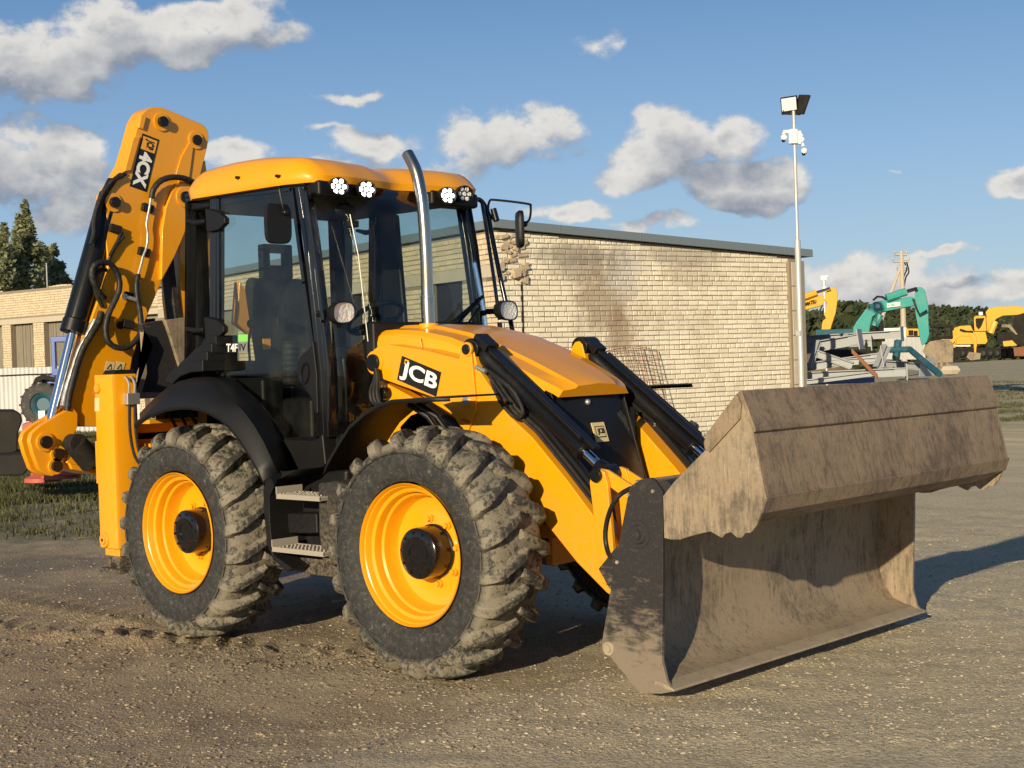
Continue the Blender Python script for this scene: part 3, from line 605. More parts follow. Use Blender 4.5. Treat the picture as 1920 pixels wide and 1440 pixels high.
# black nose panel with grille and cream badge
q = MB(); gp = [(-.31, 1.50), (.31, 1.50), (.335, 1.02), (.30, .98), (-.30, .98), (-.335, 1.02)]
def nose(p, o=0): return (2.50+(1.50-p[1])*.33+.04*(1-(p[0]/.34)**2)+o, p[0], p[1])
vs = []; fs = []; NU, NV = 12, 8
for i in range(NV+1):
    for j in range(NU+1):
        z = 1.525-i/NV*.76; h = .305+.045*i/NV; vs.append(nose((-h+2*h*j/NU, z)))
for i in range(NV):
    for j in range(NU): fs.append((i*(NU+1)+j, i*(NU+1)+j+1, (i+1)*(NU+1)+j+1, (i+1)*(NU+1)+j))
nV = len(vs); vs += [(x-.12, y, z) for x, y, z in vs]; fs += [tuple(i+nV for i in f) for f in fs]
ed = [j for j in range(NU+1)]+[(i)*(NU+1)+NU for i in range(1, NV+1)]+[NV*(NU+1)+j for j in range(NU-1, -1, -1)]+[i*(NU+1) for i in range(NV-1, 0, -1)]
fs += [(ed[k], ed[(k+1) % len(ed)], ed[(k+1) % len(ed)]+nV, ed[k]+nV) for k in range(len(ed))]
q.add(vs, fs); gr = q.build('nose_panel', 'black', BL, smooth=40)
q = MB()
for s in (-1, 1):
    for k in range(4): q.box((2.30+.09*k, s*.318, 1.15), (2.335+.09*k, s*.330, 1.42))
q.build('nose_side_slots', 'blackgloss', gr)
q = MB()
for s in (-1, 1): q.py([(2.20, 1.56), (2.52, 1.53), (2.73, .80), (2.2, .80)], s*.31, s*.325)
q.build('nose_side_panel', 'black', gr, bevel=.004)
for k, (a, b_, wd) in enumerate((((1013, 798), (1028, 838), .006), ((1034, 810), (1056, 872), .016), ((1060, 838), (1078, 890), .006))):
    q = MB(); q.tube([U(*a, y=-.355), U(*b_, y=-.355)], wd, 10); q.build('nose_grab_bar', 'galv', gr)
bq = [U(1111, 821, x=2.68), U(1133, 818, x=2.68), U(1104, 794, x=2.68)]
bc = nose((-.02, 1.29), .0); bq = [Vector(nose((-.075, 1.235), .002)), Vector(nose((.035, 1.235), .002)), Vector(nose((-.075, 1.345), .002))]
decal(bq, 'badge', 'badge', gr, th=.006)
q2 = sub(bq, .14, .22, .86, .80); decal(q2, 'decal', 'badge_mark', gr, th=.001, lift=.008); decal(sub(q2, .06, .08, .94, .92), 'badge', 'badge_mark', gr, th=.001, lift=.0095)
text('JCB', sub(q2, .14, .2, .88, .8), 'decal', 'lettering', gr, fill=(1, 1), bold=.03, lift=.012)
q = MB(); c = nose((-.05, 1.465), .004); q.sphere(c, .018, 10, 6); q.build('nose_lock', 'zinc', gr)
# exhaust stack
q = MB(); XE = 1.42; YE = -.2
e0 = U(805, 614, y=YE); pts = [Vector((XE, YE, 1.90)), Vector((XE-.005, YE, 2.10)), U(799, 480, y=YE), U(793, 390, y=YE), U(786, 345, y=YE), U(779, 318, y=YE), U(770, 299, y=YE), U(764, 288, y=YE)]
q.tube(spline(pts, 5), [.043]*6+[.038]*30, 24, cap=False)
# cut the tip on the slant by an inner dark sleeve
ex = q.build('exhaust_pipe', 'steel', BL, smooth=60)
so = ex.modifiers.new('wall', 'SOLIDIFY'); so.thickness = .003; so.offset = -1
q = MB(); q.lathe([(.0, 0), (.06, 0), (.065, .012), (.048, .02), (.0, .02)], 24); q = MB(); q.cyl((XE, YE, 1.925), (XE, YE, 1.965), .062, 24); q.build('exhaust_collar', 'yellow', ex, bevel=.006)
q = MB(); q.cyl((XE-.002, YE, 2.12), (XE-.002, YE, 2.135), .0455, 24); q.build('exhaust_clamp', 'steel', ex)
# ================================================================== cab
WC = .72
def side_bars(name, mat, paths, y0, y1, parent, bevel=.006):
    "bars in the side plane given as (pixel path, half width); built on both flanks"
    q = MB()
    for s in (-1, 1):
        for pth, hw in paths:
            P = XZ(-WC, *pth) if pth[0][0] > 60 else pth
            q.strip([p for p in P], hw, s*y0, s*y1, 1); q.strip([p for p in P], hw, s*y0, s*y1, -1)
    return q.build(name, mat, parent, bevel=bevel)
cab = side_bars('cab_frame', 'blackgloss', [
    ([(402, 364), (402, 520), (401, 700)], .034),
    ([(563, 348), (579, 450), (594, 580), (606, 700), (611, 820)], .042),
    ([(352, 372), (352, 520), (350, 690)], .012),
    ([(350, 372), (402, 358), (470, 350), (566, 343)], .030),
    ([(350, 690), (412, 702)], .03)], .66, .735, BL)
q = MB()
for x, z in ((.86, 2.84), (-.37, 2.86)): q.box((x-.04, -.70, z-.05), (x+.04, .70, z+.03))
q.box((-.42, -.62, 1.15), (-.36, .62, 1.72)); q.box((-.42, -.64, 1.72), (-.35, .64, 1.78))
for s in (-1, 1): q.box((-.42, s*.56, 1.7), (-.36, s*.66, 2.86)); q.prism([(-.36, .60), (-.20, .70), (-.20, .73), (-.40, .66)], lambda p: (p[0], s*p[1], 1.1), lambda p: (p[0], s*p[1], 1.78))
q.box((-.36, -.66, 1.05), (1.0, .66, 1.14)); q.build('cab_floor_frame', 'black', cab)
q = MB(); sill = XZ(-WC, (522, 824), (598, 826), (614, 812), (620, 870), (602, 886), (556, 890), (536, 872))
for s in (-1, 1): q.py(sill, s*.76, s*.60)
q.build('cab_sill', 'black', cab, bevel=.012)
# lower front bodywork under the windscreen
q = MB(); q.box((.98, -.66, 1.10), (1.12, .66, 1.30)); q.build('cab_front_panel', 'black', cab, bevel=.01)
# roof : twin domed shell with peak over the lamps
def roof():
    q = MB(); ny, nx = 28, 26; vs = []; 
    def outline(v):   # v in -1..1 across -> x rear, x front
        y = v*.80; a = abs(v)
        xf = .99+.045*math.exp(-((a-.62)/.22)**2)-.05*math.exp(-(v/.16)**2)-.30*max(0, (a-.86)/.14)**2.2
        xr = -.52+.22*a**3+.10*max(0, (a-.8)/.2)**2; return y, xr, xf
    for lay in range(2):
        for j in range(ny+1):
            v = -1+2*j/ny; y, xr, xf = outline(v)
            for i in range(nx+1):
                u = i/nx; x = xr+(xf-xr)*u
                if lay == 0:
                    ed = min(1, min(u, 1-u)/.16); es = min(1, (1-abs(v))/.16)
                    k = (1-(1-ed)**2.6)*(1-(1-es)**2.6)
                    dome = .055*(1-(2*u-1)**2)+.015-.032*math.exp(-(v/.13)**2)*min(1, max(0, u-.45)/.3)
                    z = 2.895+.035*(1-u)*1.0+(.085+dome)*k
                    if u > .995 or u < .005 or abs(v) > .995: z -= 0
                    vs.append((x, y, z))
                else: vs.append((x*.985+.003, y*.985, 2.862-.01*u))
    n = (nx+1)*(ny+1); fs = []
    for j in range(ny):
        for i in range(nx):
            a = j*(nx+1)+i; fs.append((a, a+1, a+nx+2, a+nx+1)); fs.append((n+a, n+a+nx+1, n+a+nx+2, n+a+1))
    bd = [i for i in range(nx+1)]+[(j)*(nx+1)+nx for j in range(1, ny+1)]+[ny*(nx+1)+i for i in range(nx-1, -1, -1)]+[j*(nx+1) for j in range(ny-1, 0, -1)]
    fs += [(bd[k], bd[k]+n, bd[(k+1) % len(bd)]+n, bd[(k+1) % len(bd)]) for k in range(len(bd))]
    q.add(vs, fs); return q
rf = roof().build('cab_roof', 'yellow', BL, smooth=50)
q = MB(); q.box((-.42, -.70, 2.80), (.90, .70, 2.866)); q.build('headliner', 'black', rf, bevel=.02)
q = MB()
for px in ((445, 333), (520, 330)): p = U(*px, y=-.80); q.cyl(p+Vector((0, -.012, 0)), p+Vector((0, .02, 0)), .010, 10)
q.build('roof_bolt', 'blackm', rf)
# lamp pods
XL = 1.045
for (px, py, on) in ((632, 350, 1), (684, 356, 1), (836, 367, 1), (868, 364, 0)):
    p = U(px, py, x=XL); wl = MB()
    wl.lathe([(0, .03), (.052, .03), (.062, .0), (.062, -.028), (.056, -.030), (.055, -.012), (0, -.012)], 28); wl.v = [(x_*1.12, y_, z_*.9) for x_, y_, z_ in wl.v]
    Rm = Matrix.Rotation(PI/2+R(-6), 3, 'Z') @ Matrix.Rotation(0, 3, 'X')
    wl.v = [tuple(p+Rm @ Vector(v)) for v in wl.v]; wo_ = wl.build('work_light', 'blackm', rf)
    ld = MB()
    for k in range(7):
        a = 2*PI*k/6; rr_ = 0 if k == 6 else .036
        c = Vector((rr_*math.cos(a)*1.2, -.020, rr_*math.sin(a))); vs = [Rm @ (c+Vector((.0145*math.cos(b_), 0, .0145*math.sin(b_)))) for b_ in [2*PI*i/10 for i in range(10)]]
        vb = [v+Rm @ Vector((0, .008, 0)) for v in vs]
        ld.add([p+v for v in vs]+[p+v for v in vb], [tuple(range(10)), tuple(range(19, 9, -1))]+[(i, (i+1) % 10, 10+(i+1) % 10, 10+i) for i in range(10)])
    ld.build('lamp_cells', 'led' if on else 'refl', wo_)
q = MB()
for s in (-1, 1): q.box((.86, s*.26, 2.765), (1.012, s*.70, 2.865))
q.build('lamp_recess', 'black', rf, bevel=.02)
q = MB(); q.hexa([(.04, .655, 1.7), (.30, .655, 1.7), (.30, .70, 1.7), (.04, .70, 1.7), (.04, .655, 2.80), (.22, .655, 2.80), (.22, .70, 2.80), (.04, .70, 2.80)]); q.build('door_pillar', 'black', BL, bevel=.02)
# glass
def pane(name, pts, y0, y1, parent):
    q = MB(); q.py(pts, y0, y1); return q.build(name, 'glass', parent, smooth=0)
DOOR = [(412, 368), (550, 354), (573, 530), (596, 690), (601, 822), (527, 825), (508, 786), (480, 752), (450, 726), (424, 707), (413, 690)]
door_pts = XZ(-WC, *DOOR)
for s in (-1, 1):
    dq = MB(); 
    loop = door_pts+[door_pts[0], door_pts[1]]
    for i in range(len(door_pts)):
        a = Vector(loop[i]); b_ = Vector(loop[i+1]); t = (b_-a); 
        if t.length < 1e-4: continue
        t.normalize(); n = Vector((-t.y, t.x))*.014
        dq.py([tuple(a+n-t*.006), tuple(b_+n+t*.006), tuple(b_-n+t*.006), tuple(a-n-t*.006)], s*.738, s*.712)
    dr = dq.build('door', 'blackgloss', BL)
    pane('door_glass', door_pts, s*.728, s*.722, dr)
    hp = XZ(-WC, (594, 640), (586, 655), (573, 664), (566, 678), (563, 692), (567, 712), (580, 730), (592, 748), (598, 775), (603, 775), (601, 700))
    q = MB(); q.py(hp, s*.752, s*.716); q.build('lock_panel', 'black', dr, bevel=.006)
    q = MB(); c = XZ(-WC, (580, 700))[0]; ring = [(c[0]+.035*math.cos(a)+.01*math.sin(a), s*.757, c[1]+.062*math.sin(a)) for a in [2*PI*i/20 for i in range(21)]]; q.tube(ring, .007, 8); q.build('door_handle', 'blackgloss', dr)
    for (px, py) in ((405, 415), (403, 618)):
        pts = XZ(-.75, (px-15, py-24), (px+10, py-17), (px+22, py-6), (px+22, py+4), (px+10, py+16), (px-12, py+21))
        q = MB(); q.py(pts, s*.775, s*.735); b_ = XZ(-.75, (px-20, py), (px-55, py-2)); q.tube([(b_[0][0], s*.75, b_[0][1]), ((b_[0][0]+b_[1][0])/2, s*.75, b_[0][1]), (b_[1][0], s*.75, b_[1][1])], [.016, .02, .012], 12); q.build('hinge', 'black', dr, bevel=.006)
    # inner lever and lower diagonal trim seen through the door glass
    q = MB(); q.py(XZ(-.60, (470, 760), (560, 850), (480, 830)), s*.66, s*.60); q.build('door_trim', 'black', dr)
    qg = MB(); pr = XZ(-WC, (358, 378), (396, 366), (396, 690), (357, 684))
    qg.prism([0], lambda p: (0, 0, 0), lambda p: (0, 0, 0)) if 0 else None
    (xa, za), (xb, zb), (xc, zc_), (xd, zd) = pr
    qg.hexa([(-.35, s*.635, zd), (-.03, s*.722, zc_), (-.03, s*.728, zc_), (-.355, s*.641, zd), (-.35, s*.635, za-.01), (-.03, s*.722, zb), (-.03, s*.728, zb), (-.355, s*.641, za-.01)])
    qg.build('side_window', 'glass', BL, smooth=0)
q = MB(); q.box((-.392, -.60, 1.78), (-.386, .60, 2.82)); q.build('rear_window', 'glass', BL, smooth=0)
q = MB(); vs = []; ny, nz = 16, 8
for i in range(nz+1):
    z = 2.845-(2.845-1.28)*i/nz; xa = float(np.interp(z, [1.28, 1.7, 2.0, 2.85], [1.08, 1.10, 1.075, .885]))
    for j in range(ny+1): y = -.685+1.37*j/ny; vs.append((xa+.075*(1-(y/.685)**2), y, z))
fs = [(i*(ny+1)+j, i*(ny+1)+j+1, (i+1)*(ny+1)+j+1, (i+1)*(ny+1)+j) for i in range(nz) for j in range(ny)]
q.add(vs, fs); ws_ = q.build('windscreen', 'glass', BL, smooth=60); sm = ws_.modifiers.new('t', 'SOLIDIFY'); sm.thickness = .005
q = MB()
q.tube([U(868, 620, x=1.16), U(900, 575, x=1.17), U(892, 560, x=1.17)], .008, 6); q.tube([U(850, 615, x=1.18), U(903, 558, x=1.18)], .010, 6); q.tube([U(838, 612, x=1.18), U(866, 590, x=1.18), U(905, 556, x=1.16)], .012, 6); q.build('wiper', 'blackm', ws_)
# handrails at the pillars
q = MB()
for s in (-1, 1):
    P = XZ(-.80, (566, 352), (576, 420), (590, 520), (600, 600)); q.tube(spline([(x, s*.775, z) for x, z in P]), .013, 10)
    P = XZ(-.80, (600, 606), (609, 690), (610, 790)); q.tube(spline([(x, s*.775, z) for x, z in P]), .017, 10)
q.build('handrail', 'blackgloss', BL)
fb = MB(); P = [U(px, py, y=y) for px, py, y in ((882, 379, .74), (897, 374, .84), (908, 384, .88), (915, 402, .88), (922, 440, .88), (938, 520, .88), (950, 575, .88), (957, 600, .88), (962, 628, .86))]; fb.tube(spline(P), .017, 12); fb.build('handrail', 'blackgloss', BL)
# mirrors
def mirror(pts_arm, c, half, tilt, nm):
    body = MB(); n, m = 16, 3; vs = []
    for k, (sc, off) in enumerate(((.93, -.022), (1, -.012), (1, .010), (.96, .018))):
        for i in range(24):
            a = 2*PI*i/24; ca, sa = math.cos(a), math.sin(a); e = .45
            vs.append(Vector((off, half[0]*sc*math.copysign(abs(ca)**e, ca), half[1]*sc*math.copysign(abs(sa)**e, sa))))
    Rm = Matrix.Rotation(tilt, 3, 'Z'); vs = [Vector(c)+Rm @ v for v in vs]; fs = [tuple(range(24)), tuple(range(95, 71, -1))]
    for k in range(3):
        for i in range(24): fs.append((k*24+i, k*24+(i+1) % 24, (k+1)*24+(i+1) % 24, (k+1)*24+i))
    body.add(vs, fs); mo = body.build('mirror', 'black', BL, smooth=50)
    q = MB(); q.tube(spline(pts_arm), .0085, 8); q.sphere(pts_arm[-1], .022, 10, 6); q.build('mirror_arm', 'blackm', mo)
xm = U(540, 420, y=-.92)[0]
c = U(521, 419, x=xm); mirror([U(576, 352, x=xm+.03), U(566, 347, x=xm+.03), U(527, 350, x=xm+.03), U(524, 356, x=xm+.03), U(531, 390, x=xm+.04), U(535, 398, x=xm+.03)], c, (.088, .122), R(-8), 'm')
c = U(975, 430, y=1.12); mirror([U(925, 412, y=.9), U(916, 395, y=.9), U(918, 377, y=.92), U(930, 375, y=.95), U(988, 382, y=1.10), U(995, 388, y=1.13), U(993, 410, y=1.14), U(984, 420, y=1.13)], c, (.105, .13), R(50), 'm')
q = MB(); q.cyl(U(925, 392, y=.89), U(931, 414, y=.89), .022, 12); q.build('mirror_clamp', 'blackm', BL)
# direction and head lamps carried on the pillars
xh = U(797, 585, y=0)[0]+.0
for (px, py, s) in ((642, 586, -1), (953, 582, 1)):
    c = U(px, py, x=xh); q = MB(); Rm = Matrix.Rotation(R(90), 3, 'Z')
    def egg(sc, off): 
        out = []
        for i in range(28):
            a = 2*PI*i/28; ca, sa = math.cos(a), math.sin(a); hw = .098 if ca*s < 0 else .084; out.append(Vector((off, hw*sc*math.copysign(abs(ca)**.75, ca), .068*sc*math.copysign(abs(sa)**.75, sa)-.006*ca*s)))
        return out
    vs = egg(.35, -.09)+egg(.8, -.065)+egg(1.0, -.02)+egg(1.0, .012)+egg(.92, .016)+egg(.9, .006); fs = [tuple(range(28))]
    for k in range(5):
        for i in range(28): fs.append((k*28+i, k*28+(i+1) % 28, (k+1)*28+(i+1) % 28, (k+1)*28+i))
    q.add([c+v for v in vs], fs); hl = q.build('headlamp', 'black', BL, smooth=45)
    q = MB(); vs = [c+v for v in egg(.88, .008)+egg(.6, .001)+egg(.2, -.004)]; fs = [(k*28+i, k*28+(i+1) % 28, (k+1)*28+(i+1) % 28, (k+1)*28+i) for k in range(2) for i in range(28)]+[tuple(56+i for i in range(28))]
    q.add(vs, fs); q.build('reflector', 'refl', hl)
    q = MB(); vs = [c+v for v in egg(.91, .012)+egg(.75, .024)+egg(.4, .031)]; fs = [(k*28+i, k*28+(i+1) % 28, (k+1)*28+(i+1) % 28, (k+1)*28+i) for k in range(2) for i in range(28)]+[tuple(56+i for i in range(28))]
    q.add(vs, fs); q.build('lamp_lens', 'lens', hl)
    q = MB(); q.tube([c+Vector((-.06, 0, 0)), Vector((1.0, s*.74, c[2]))], .02, 8); q.build('lamp_bracket', 'blackm', hl)
# seat, steering wheel, consoles
def rbox(name, mat, a, b_, par, bev=.04):
    q = MB(); q.box(a, b_); return q.build(name, mat, par, bevel=bev, seg=4)
st = rbox('seat', 'seat', (-.40, -.26, 1.60), (.10, .26, 1.74), BL)
q = MB(); q.py([(-.30, 1.70), (-.20, 1.70), (-.27, 2.30), (-.31, 2.36), (-.38, 2.36), (-.40, 2.28)], -.25, .25); q.build('backrest', 'seat', st, bevel=.035, seg=4)
q = MB()
for a in ((-.125, -.075), (.075, .125)): q.box((-.385, a[0], 2.40), (-.30, a[1], 2.58))
q.box((-.385, -.125, 2.355), (-.30, .125, 2.45)); q.box((-.385, -.125, 2.54), (-.30, .125, 2.60)); q.build('headrest', 'seat', st, bevel=.012)
rbox('seat_base', 'black', (-.32, -.2, 1.14), (.05, .2, 1.60), BL, .02)
q = MB(); c = Vector((.72, -.02, 2.03)); ax = Vector((-.5, 0, .86)).normalized(); u_ = Vector((0, 1, 0)); v_ = ax.cross(u_)
q.tube([c+(u_*math.cos(a)+v_*math.sin(a))*.19 for a in [2*PI*i/32 for i in range(33)]], .017, 10)
for a in (0, 2.1, 4.2): q.tube([c-ax*.03, c+(u_*math.cos(a)+v_*math.sin(a))*.19], .016, 8)
q.sphere(c+u_*.15+v_*.12+ax*.05, .028, 10, 6); sw = q.build('steering_wheel', 'black', BL)
q = MB(); q.tube([c-ax*.02, c-ax*.30, Vector((.98, -.02, 1.3))], [.05, .06, .08], 14); q.sphere(c-ax*.05, .07, 12, 8); q.build('steering_column', 'black', sw)
rbox('dashboard', 'black', (.86, -.56, 1.14), (1.02, .30, 1.78), BL, .03)
rbox('side_console', 'black', (-.35, .36, 1.14), (.55, .60, 1.86), BL, .03)
q = MB(); q.box((-.35, -.60, 1.14), (.25, -.42, 1.66)); q.box((.30, -.50, 1.14), (.62, -.22, 1.52)); q.build('control_console', 'black', BL, bevel=.03)
# boots and levers with the small joystick knobs
for (px, py0, py1, r) in ((545, 720, 640, .055), (572, 715, 650, .035)):
    q = MB(); a = U(px, py0, y=-.42); b_ = U(px, py1, y=-.42); nseg = 15
    q.tube([a.lerp(b_, i/nseg) for i in range(nseg+1)], [r*(1 if i % 2 else .82) for i in range(nseg+1)], 14); q.build('lever_boot', 'hose', BL)
q = MB(); a = U(472, 607, y=-.35); q.sphere(a, .034, 14, 10); q.tube([a, U(466, 640, y=-.35), U(470, 700, y=-.35)], .009, 8); q.build('joystick', 'black', BL)
q = MB(); a = U(528, 603, y=-.1); q.obox(a, (.02, 0, 0), (0, .05, 0), (0, 0, .03)); q.build('cab_monitor', 'blackm', BL, bevel=.006)
q = MB(); q.obox(U(500, 645, y=-.5), (.004, 0, 0), (0, .03, 0), (0, 0, .035)); q.build('yellow_tag', 'decalyellow', BL)
q = MB(); p = U(648, 395, x=.9); q.sphere(p, .085, 16, 8, (.25, 1, .6)); q.tube([p, p+Vector((0, 0, .12))], .01, 6); q.build('interior_mirror', 'black', BL)
q = MB(); p = U(660, 420, x=.98); q.obox(p, (.03, 0, 0), (0, .035, 0), (0, 0, .022)); q.build('dash_camera', 'black', BL, bevel=.008)
q = MB(); q.tube([U(656, 402, x=1.08), U(672, 480, x=1.12), U(690, 640, x=1.16)], .004, 6); q.build('glass_reflection', 'zinc', BL)  # thin pale tube standing in for a reflection streak on the windscreen
# stickers on the glass
YG = -.7285
door0 = bpy.data.objects['door']
decal([U(447, 641, y=YG), U(465, 641, y=YG), U(447, 627, y=YG)], 'green', 'sticker', door0)
decal([U(426, 662, y=YG), U(465, 660, y=YG), U(426, 643, y=YG)], 'decal', 'sticker', door0)
decal([U(448, 661, y=YG), U(465, 660, y=YG), U(448, 641, y=YG)], 'zinc', 'sticker', door0, lift=.003)
text('T4F', [U(425, 660, y=YG), U(447, 660, y=YG), U(425, 644, y=YG)], 'white', 'lettering', door0, fill=(.95, .95), bold=.02, lift=.004)
text('IV', [U(449, 660, y=YG), U(464, 659, y=YG), U(449, 643, y=YG)], 'decal', 'lettering', door0, fill=(.8, .8), bold=.01, lift=.006)
eco = [Vector(p) for p in ((-.30, -.6525, 1.865), (-.185, -.6836, 1.865), (-.30, -.6525, 1.935))]
text('4C', sub(eco, 0, 0, .5, 1), 'white', 'lettering', BL, fill=(1, 1), bold=.04, lift=.004); text('ECO', sub(eco, .5, 0, 1, 1), 'green', 'lettering', BL, fill=(1, 1), bold=.04, lift=.004)
# ---- rear fenders
def loft(name, mat, A, B, parent, th=.018, bevel=0):
    q = MB(); n = len(A); vs = [Vector(p) for p in A]+[Vector(p) for p in B]; fs = [(i, i+1, n+i+1, n+i) for i in range(n-1)]; q.add(vs, fs)
    o = q.build(name, mat, parent, smooth=50); m_ = o.modifiers.new('t', 'SOLIDIFY'); m_.thickness = th; m_.offset = 0; return o
YO = -1.13
FO = [(252, 794), (276, 776), (306, 764), (330, 760), (351, 759), (372, 762), (389, 768), (411, 780), (430, 796), (449, 820), (467, 849), (482, 875), (494, 901)]
FM = [(262, 785), (285, 762), (310, 742), (334, 728), (356, 722), (382, 722), (404, 731), (432, 748), (456, 770), (476, 797), (494, 828), (508, 858), (520, 888)]
FI = [(270, 775), (298, 745), (325, 722), (345, 712), (370, 706), (400, 704), (424, 708), (450, 727), (480, 753), (508, 787), (527, 826), (540, 855), (548, 884)]
for s in (-1, 1):
    o_ = [(x, s*-YO, z) for x, z in XZ(YO, *FO)]; m_ = [(x, s*1.05, z) for x, z in XZ(-1.05, *FM)]; i_ = [(x, s*.745, z) for x, z in XZ(-.745, *FI)]
    q = MB(); n = len(o_); low = [(x, s*-YO, z-.03) for x, y, z in o_]
    mid = [((a[0]*.55+b_[0]*.45), s*.93, (a[2]*.55+b_[2]*.45)+.02) for a, b_ in zip(m_, i_)]
    rows = [low, o_, m_, mid, i_]; q.add([p for r_ in rows for p in r_], [(k*n+i, k*n+i+1, (k+1)*n+i+1, (k+1)*n+i) for k in range(4) for i in range(n-1)])
    fo = q.build('rear_fender', 'black', BL, smooth=60); sd_ = fo.modifiers.new('t', 'SOLIDIFY'); sd_.thickness = .014
    # ribbed cowl behind the door
    for k in range(4):
        zt = 712-k*15; P = XZ(-.80, (332+k*10, zt), (344+k*9, zt-18), (366+k*5, zt-32), (392, zt-38), (404, zt-38), (404, zt-16), (380, zt-14), (360, zt-6), (346+k*9, zt+8))
        q = MB(); q.py(P, s*(.90-.035*k), s*.62); q.build('fender_cowl', 'black', fo, bevel=.008)
    # bracket plate down to the steps
    q = MB(); P = XZ(-1.0, (494, 893), (520, 885), (548, 882), (560, 880), (520, 900), (505, 930), (506, 985), (512, 1040), (548, 1066), (538, 1072), (512, 1050), (500, 1020), (494, 950)); q.py(P, s*1.0, s*.72); q.build('step_side_plate', 'black', BL, bevel=.004)
    q = MB(); q.py(XZ(-.78, (500, 890), (640, 880), (640, 1040), (500, 1045)), s*.74, s*.45); q.build('fuel_tank', 'black', BL, bevel=.03)
    q = MB(); q.py(XZ(-.84, (541, 962), (598, 962), (600, 1000), (541, 1000)), s*.86, s*.72); q.build('tank_filter', 'black', BL, bevel=.012)
    q = MB(); q.py(XZ(-.95, (602, 905), (640, 900), (650, 935), (642, 1060), (612, 1058), (604, 1000)), s*.98, s*.60); q.build('battery_box', 'chassis', BL, bevel=.02)
    q = MB(); q.py(XZ(-.85, (505, 1040), (640, 1050), (645, 1085), (590, 1078), (520, 1060)), s*.86, s*.5); q.build('skid_plate', 'chassis', BL, bevel=.01)
    for (p0, p1) in (((517, 930), (600, 932)), ((509, 1031), (607, 1034))):
        (xa, za), (xb, zb) = XZ(-1.04, p0, p1); z = (za+zb)/2
        q = MB(); q.box((xa, s*1.04, z-.022), (xb, s*1.032, z+.008)); q.box((xa, s*.84, z-.02), (xb, s*.85, z+.008)); q.box((xa, s*1.04, z-.02), (xa+.008, s*.84, z+.05)); q.box((xb-.008, s*1.04, z-.02), (xb, s*.84, z+.006)); q.box((xa, s*1.03, z-.012), (xb, s*.85, z-.006))
        so_ = q.build('step', 'grate', BL, bevel=.002); q = MB()
        for ix in range(14):
            for iy in range(6):
                x = xa+.02+(xb-xa-.04)*ix/13; y = s*(.87+.15*iy/5); q.cyl((x, y, z-.007), (x, y, z+random.uniform(.006, .014)), .011, 6, r2=.006)
        q.build('step_teeth', 'grate', so_)
    # front fender
    F1 = [(606, 884), (614, 864), (625, 845), (640, 820), (655, 797), (683, 772), (710, 757), (735, 749), (790, 746), (842, 744)]
    P = XZ(-1.08, *F1); q = MB(); A = [(x, s*1.08, z) for x, z in P]; B = [(x, s*.70, z+.004) for x, z in P]; Lw = [(x+.004, s*1.085, z-.022) for x, z in P]
    n = len(P); q.add([p for r_ in (Lw, A, B) for p in r_], [(k*n+i, k*n+i+1, (k+1)*n+i+1, (k+1)*n+i) for k in range(2) for i in range(n-1)]); fo = q.build('front_fender', 'black', BL, smooth=50)
    sd_ = fo.modifiers.new('t', 'SOLIDIFY'); sd_.thickness = .010
    q = MB()
    for dx in (0, .07): q.tube([(1.95+dx, s*.88, 1.49), (2.08+dx, s*.86, 1.42), (2.15+dx, s*.74, 1.22), (2.16+dx, s*.58, .95)], .018, 10)
    q.build('fender_stay', 'blackm', fo)
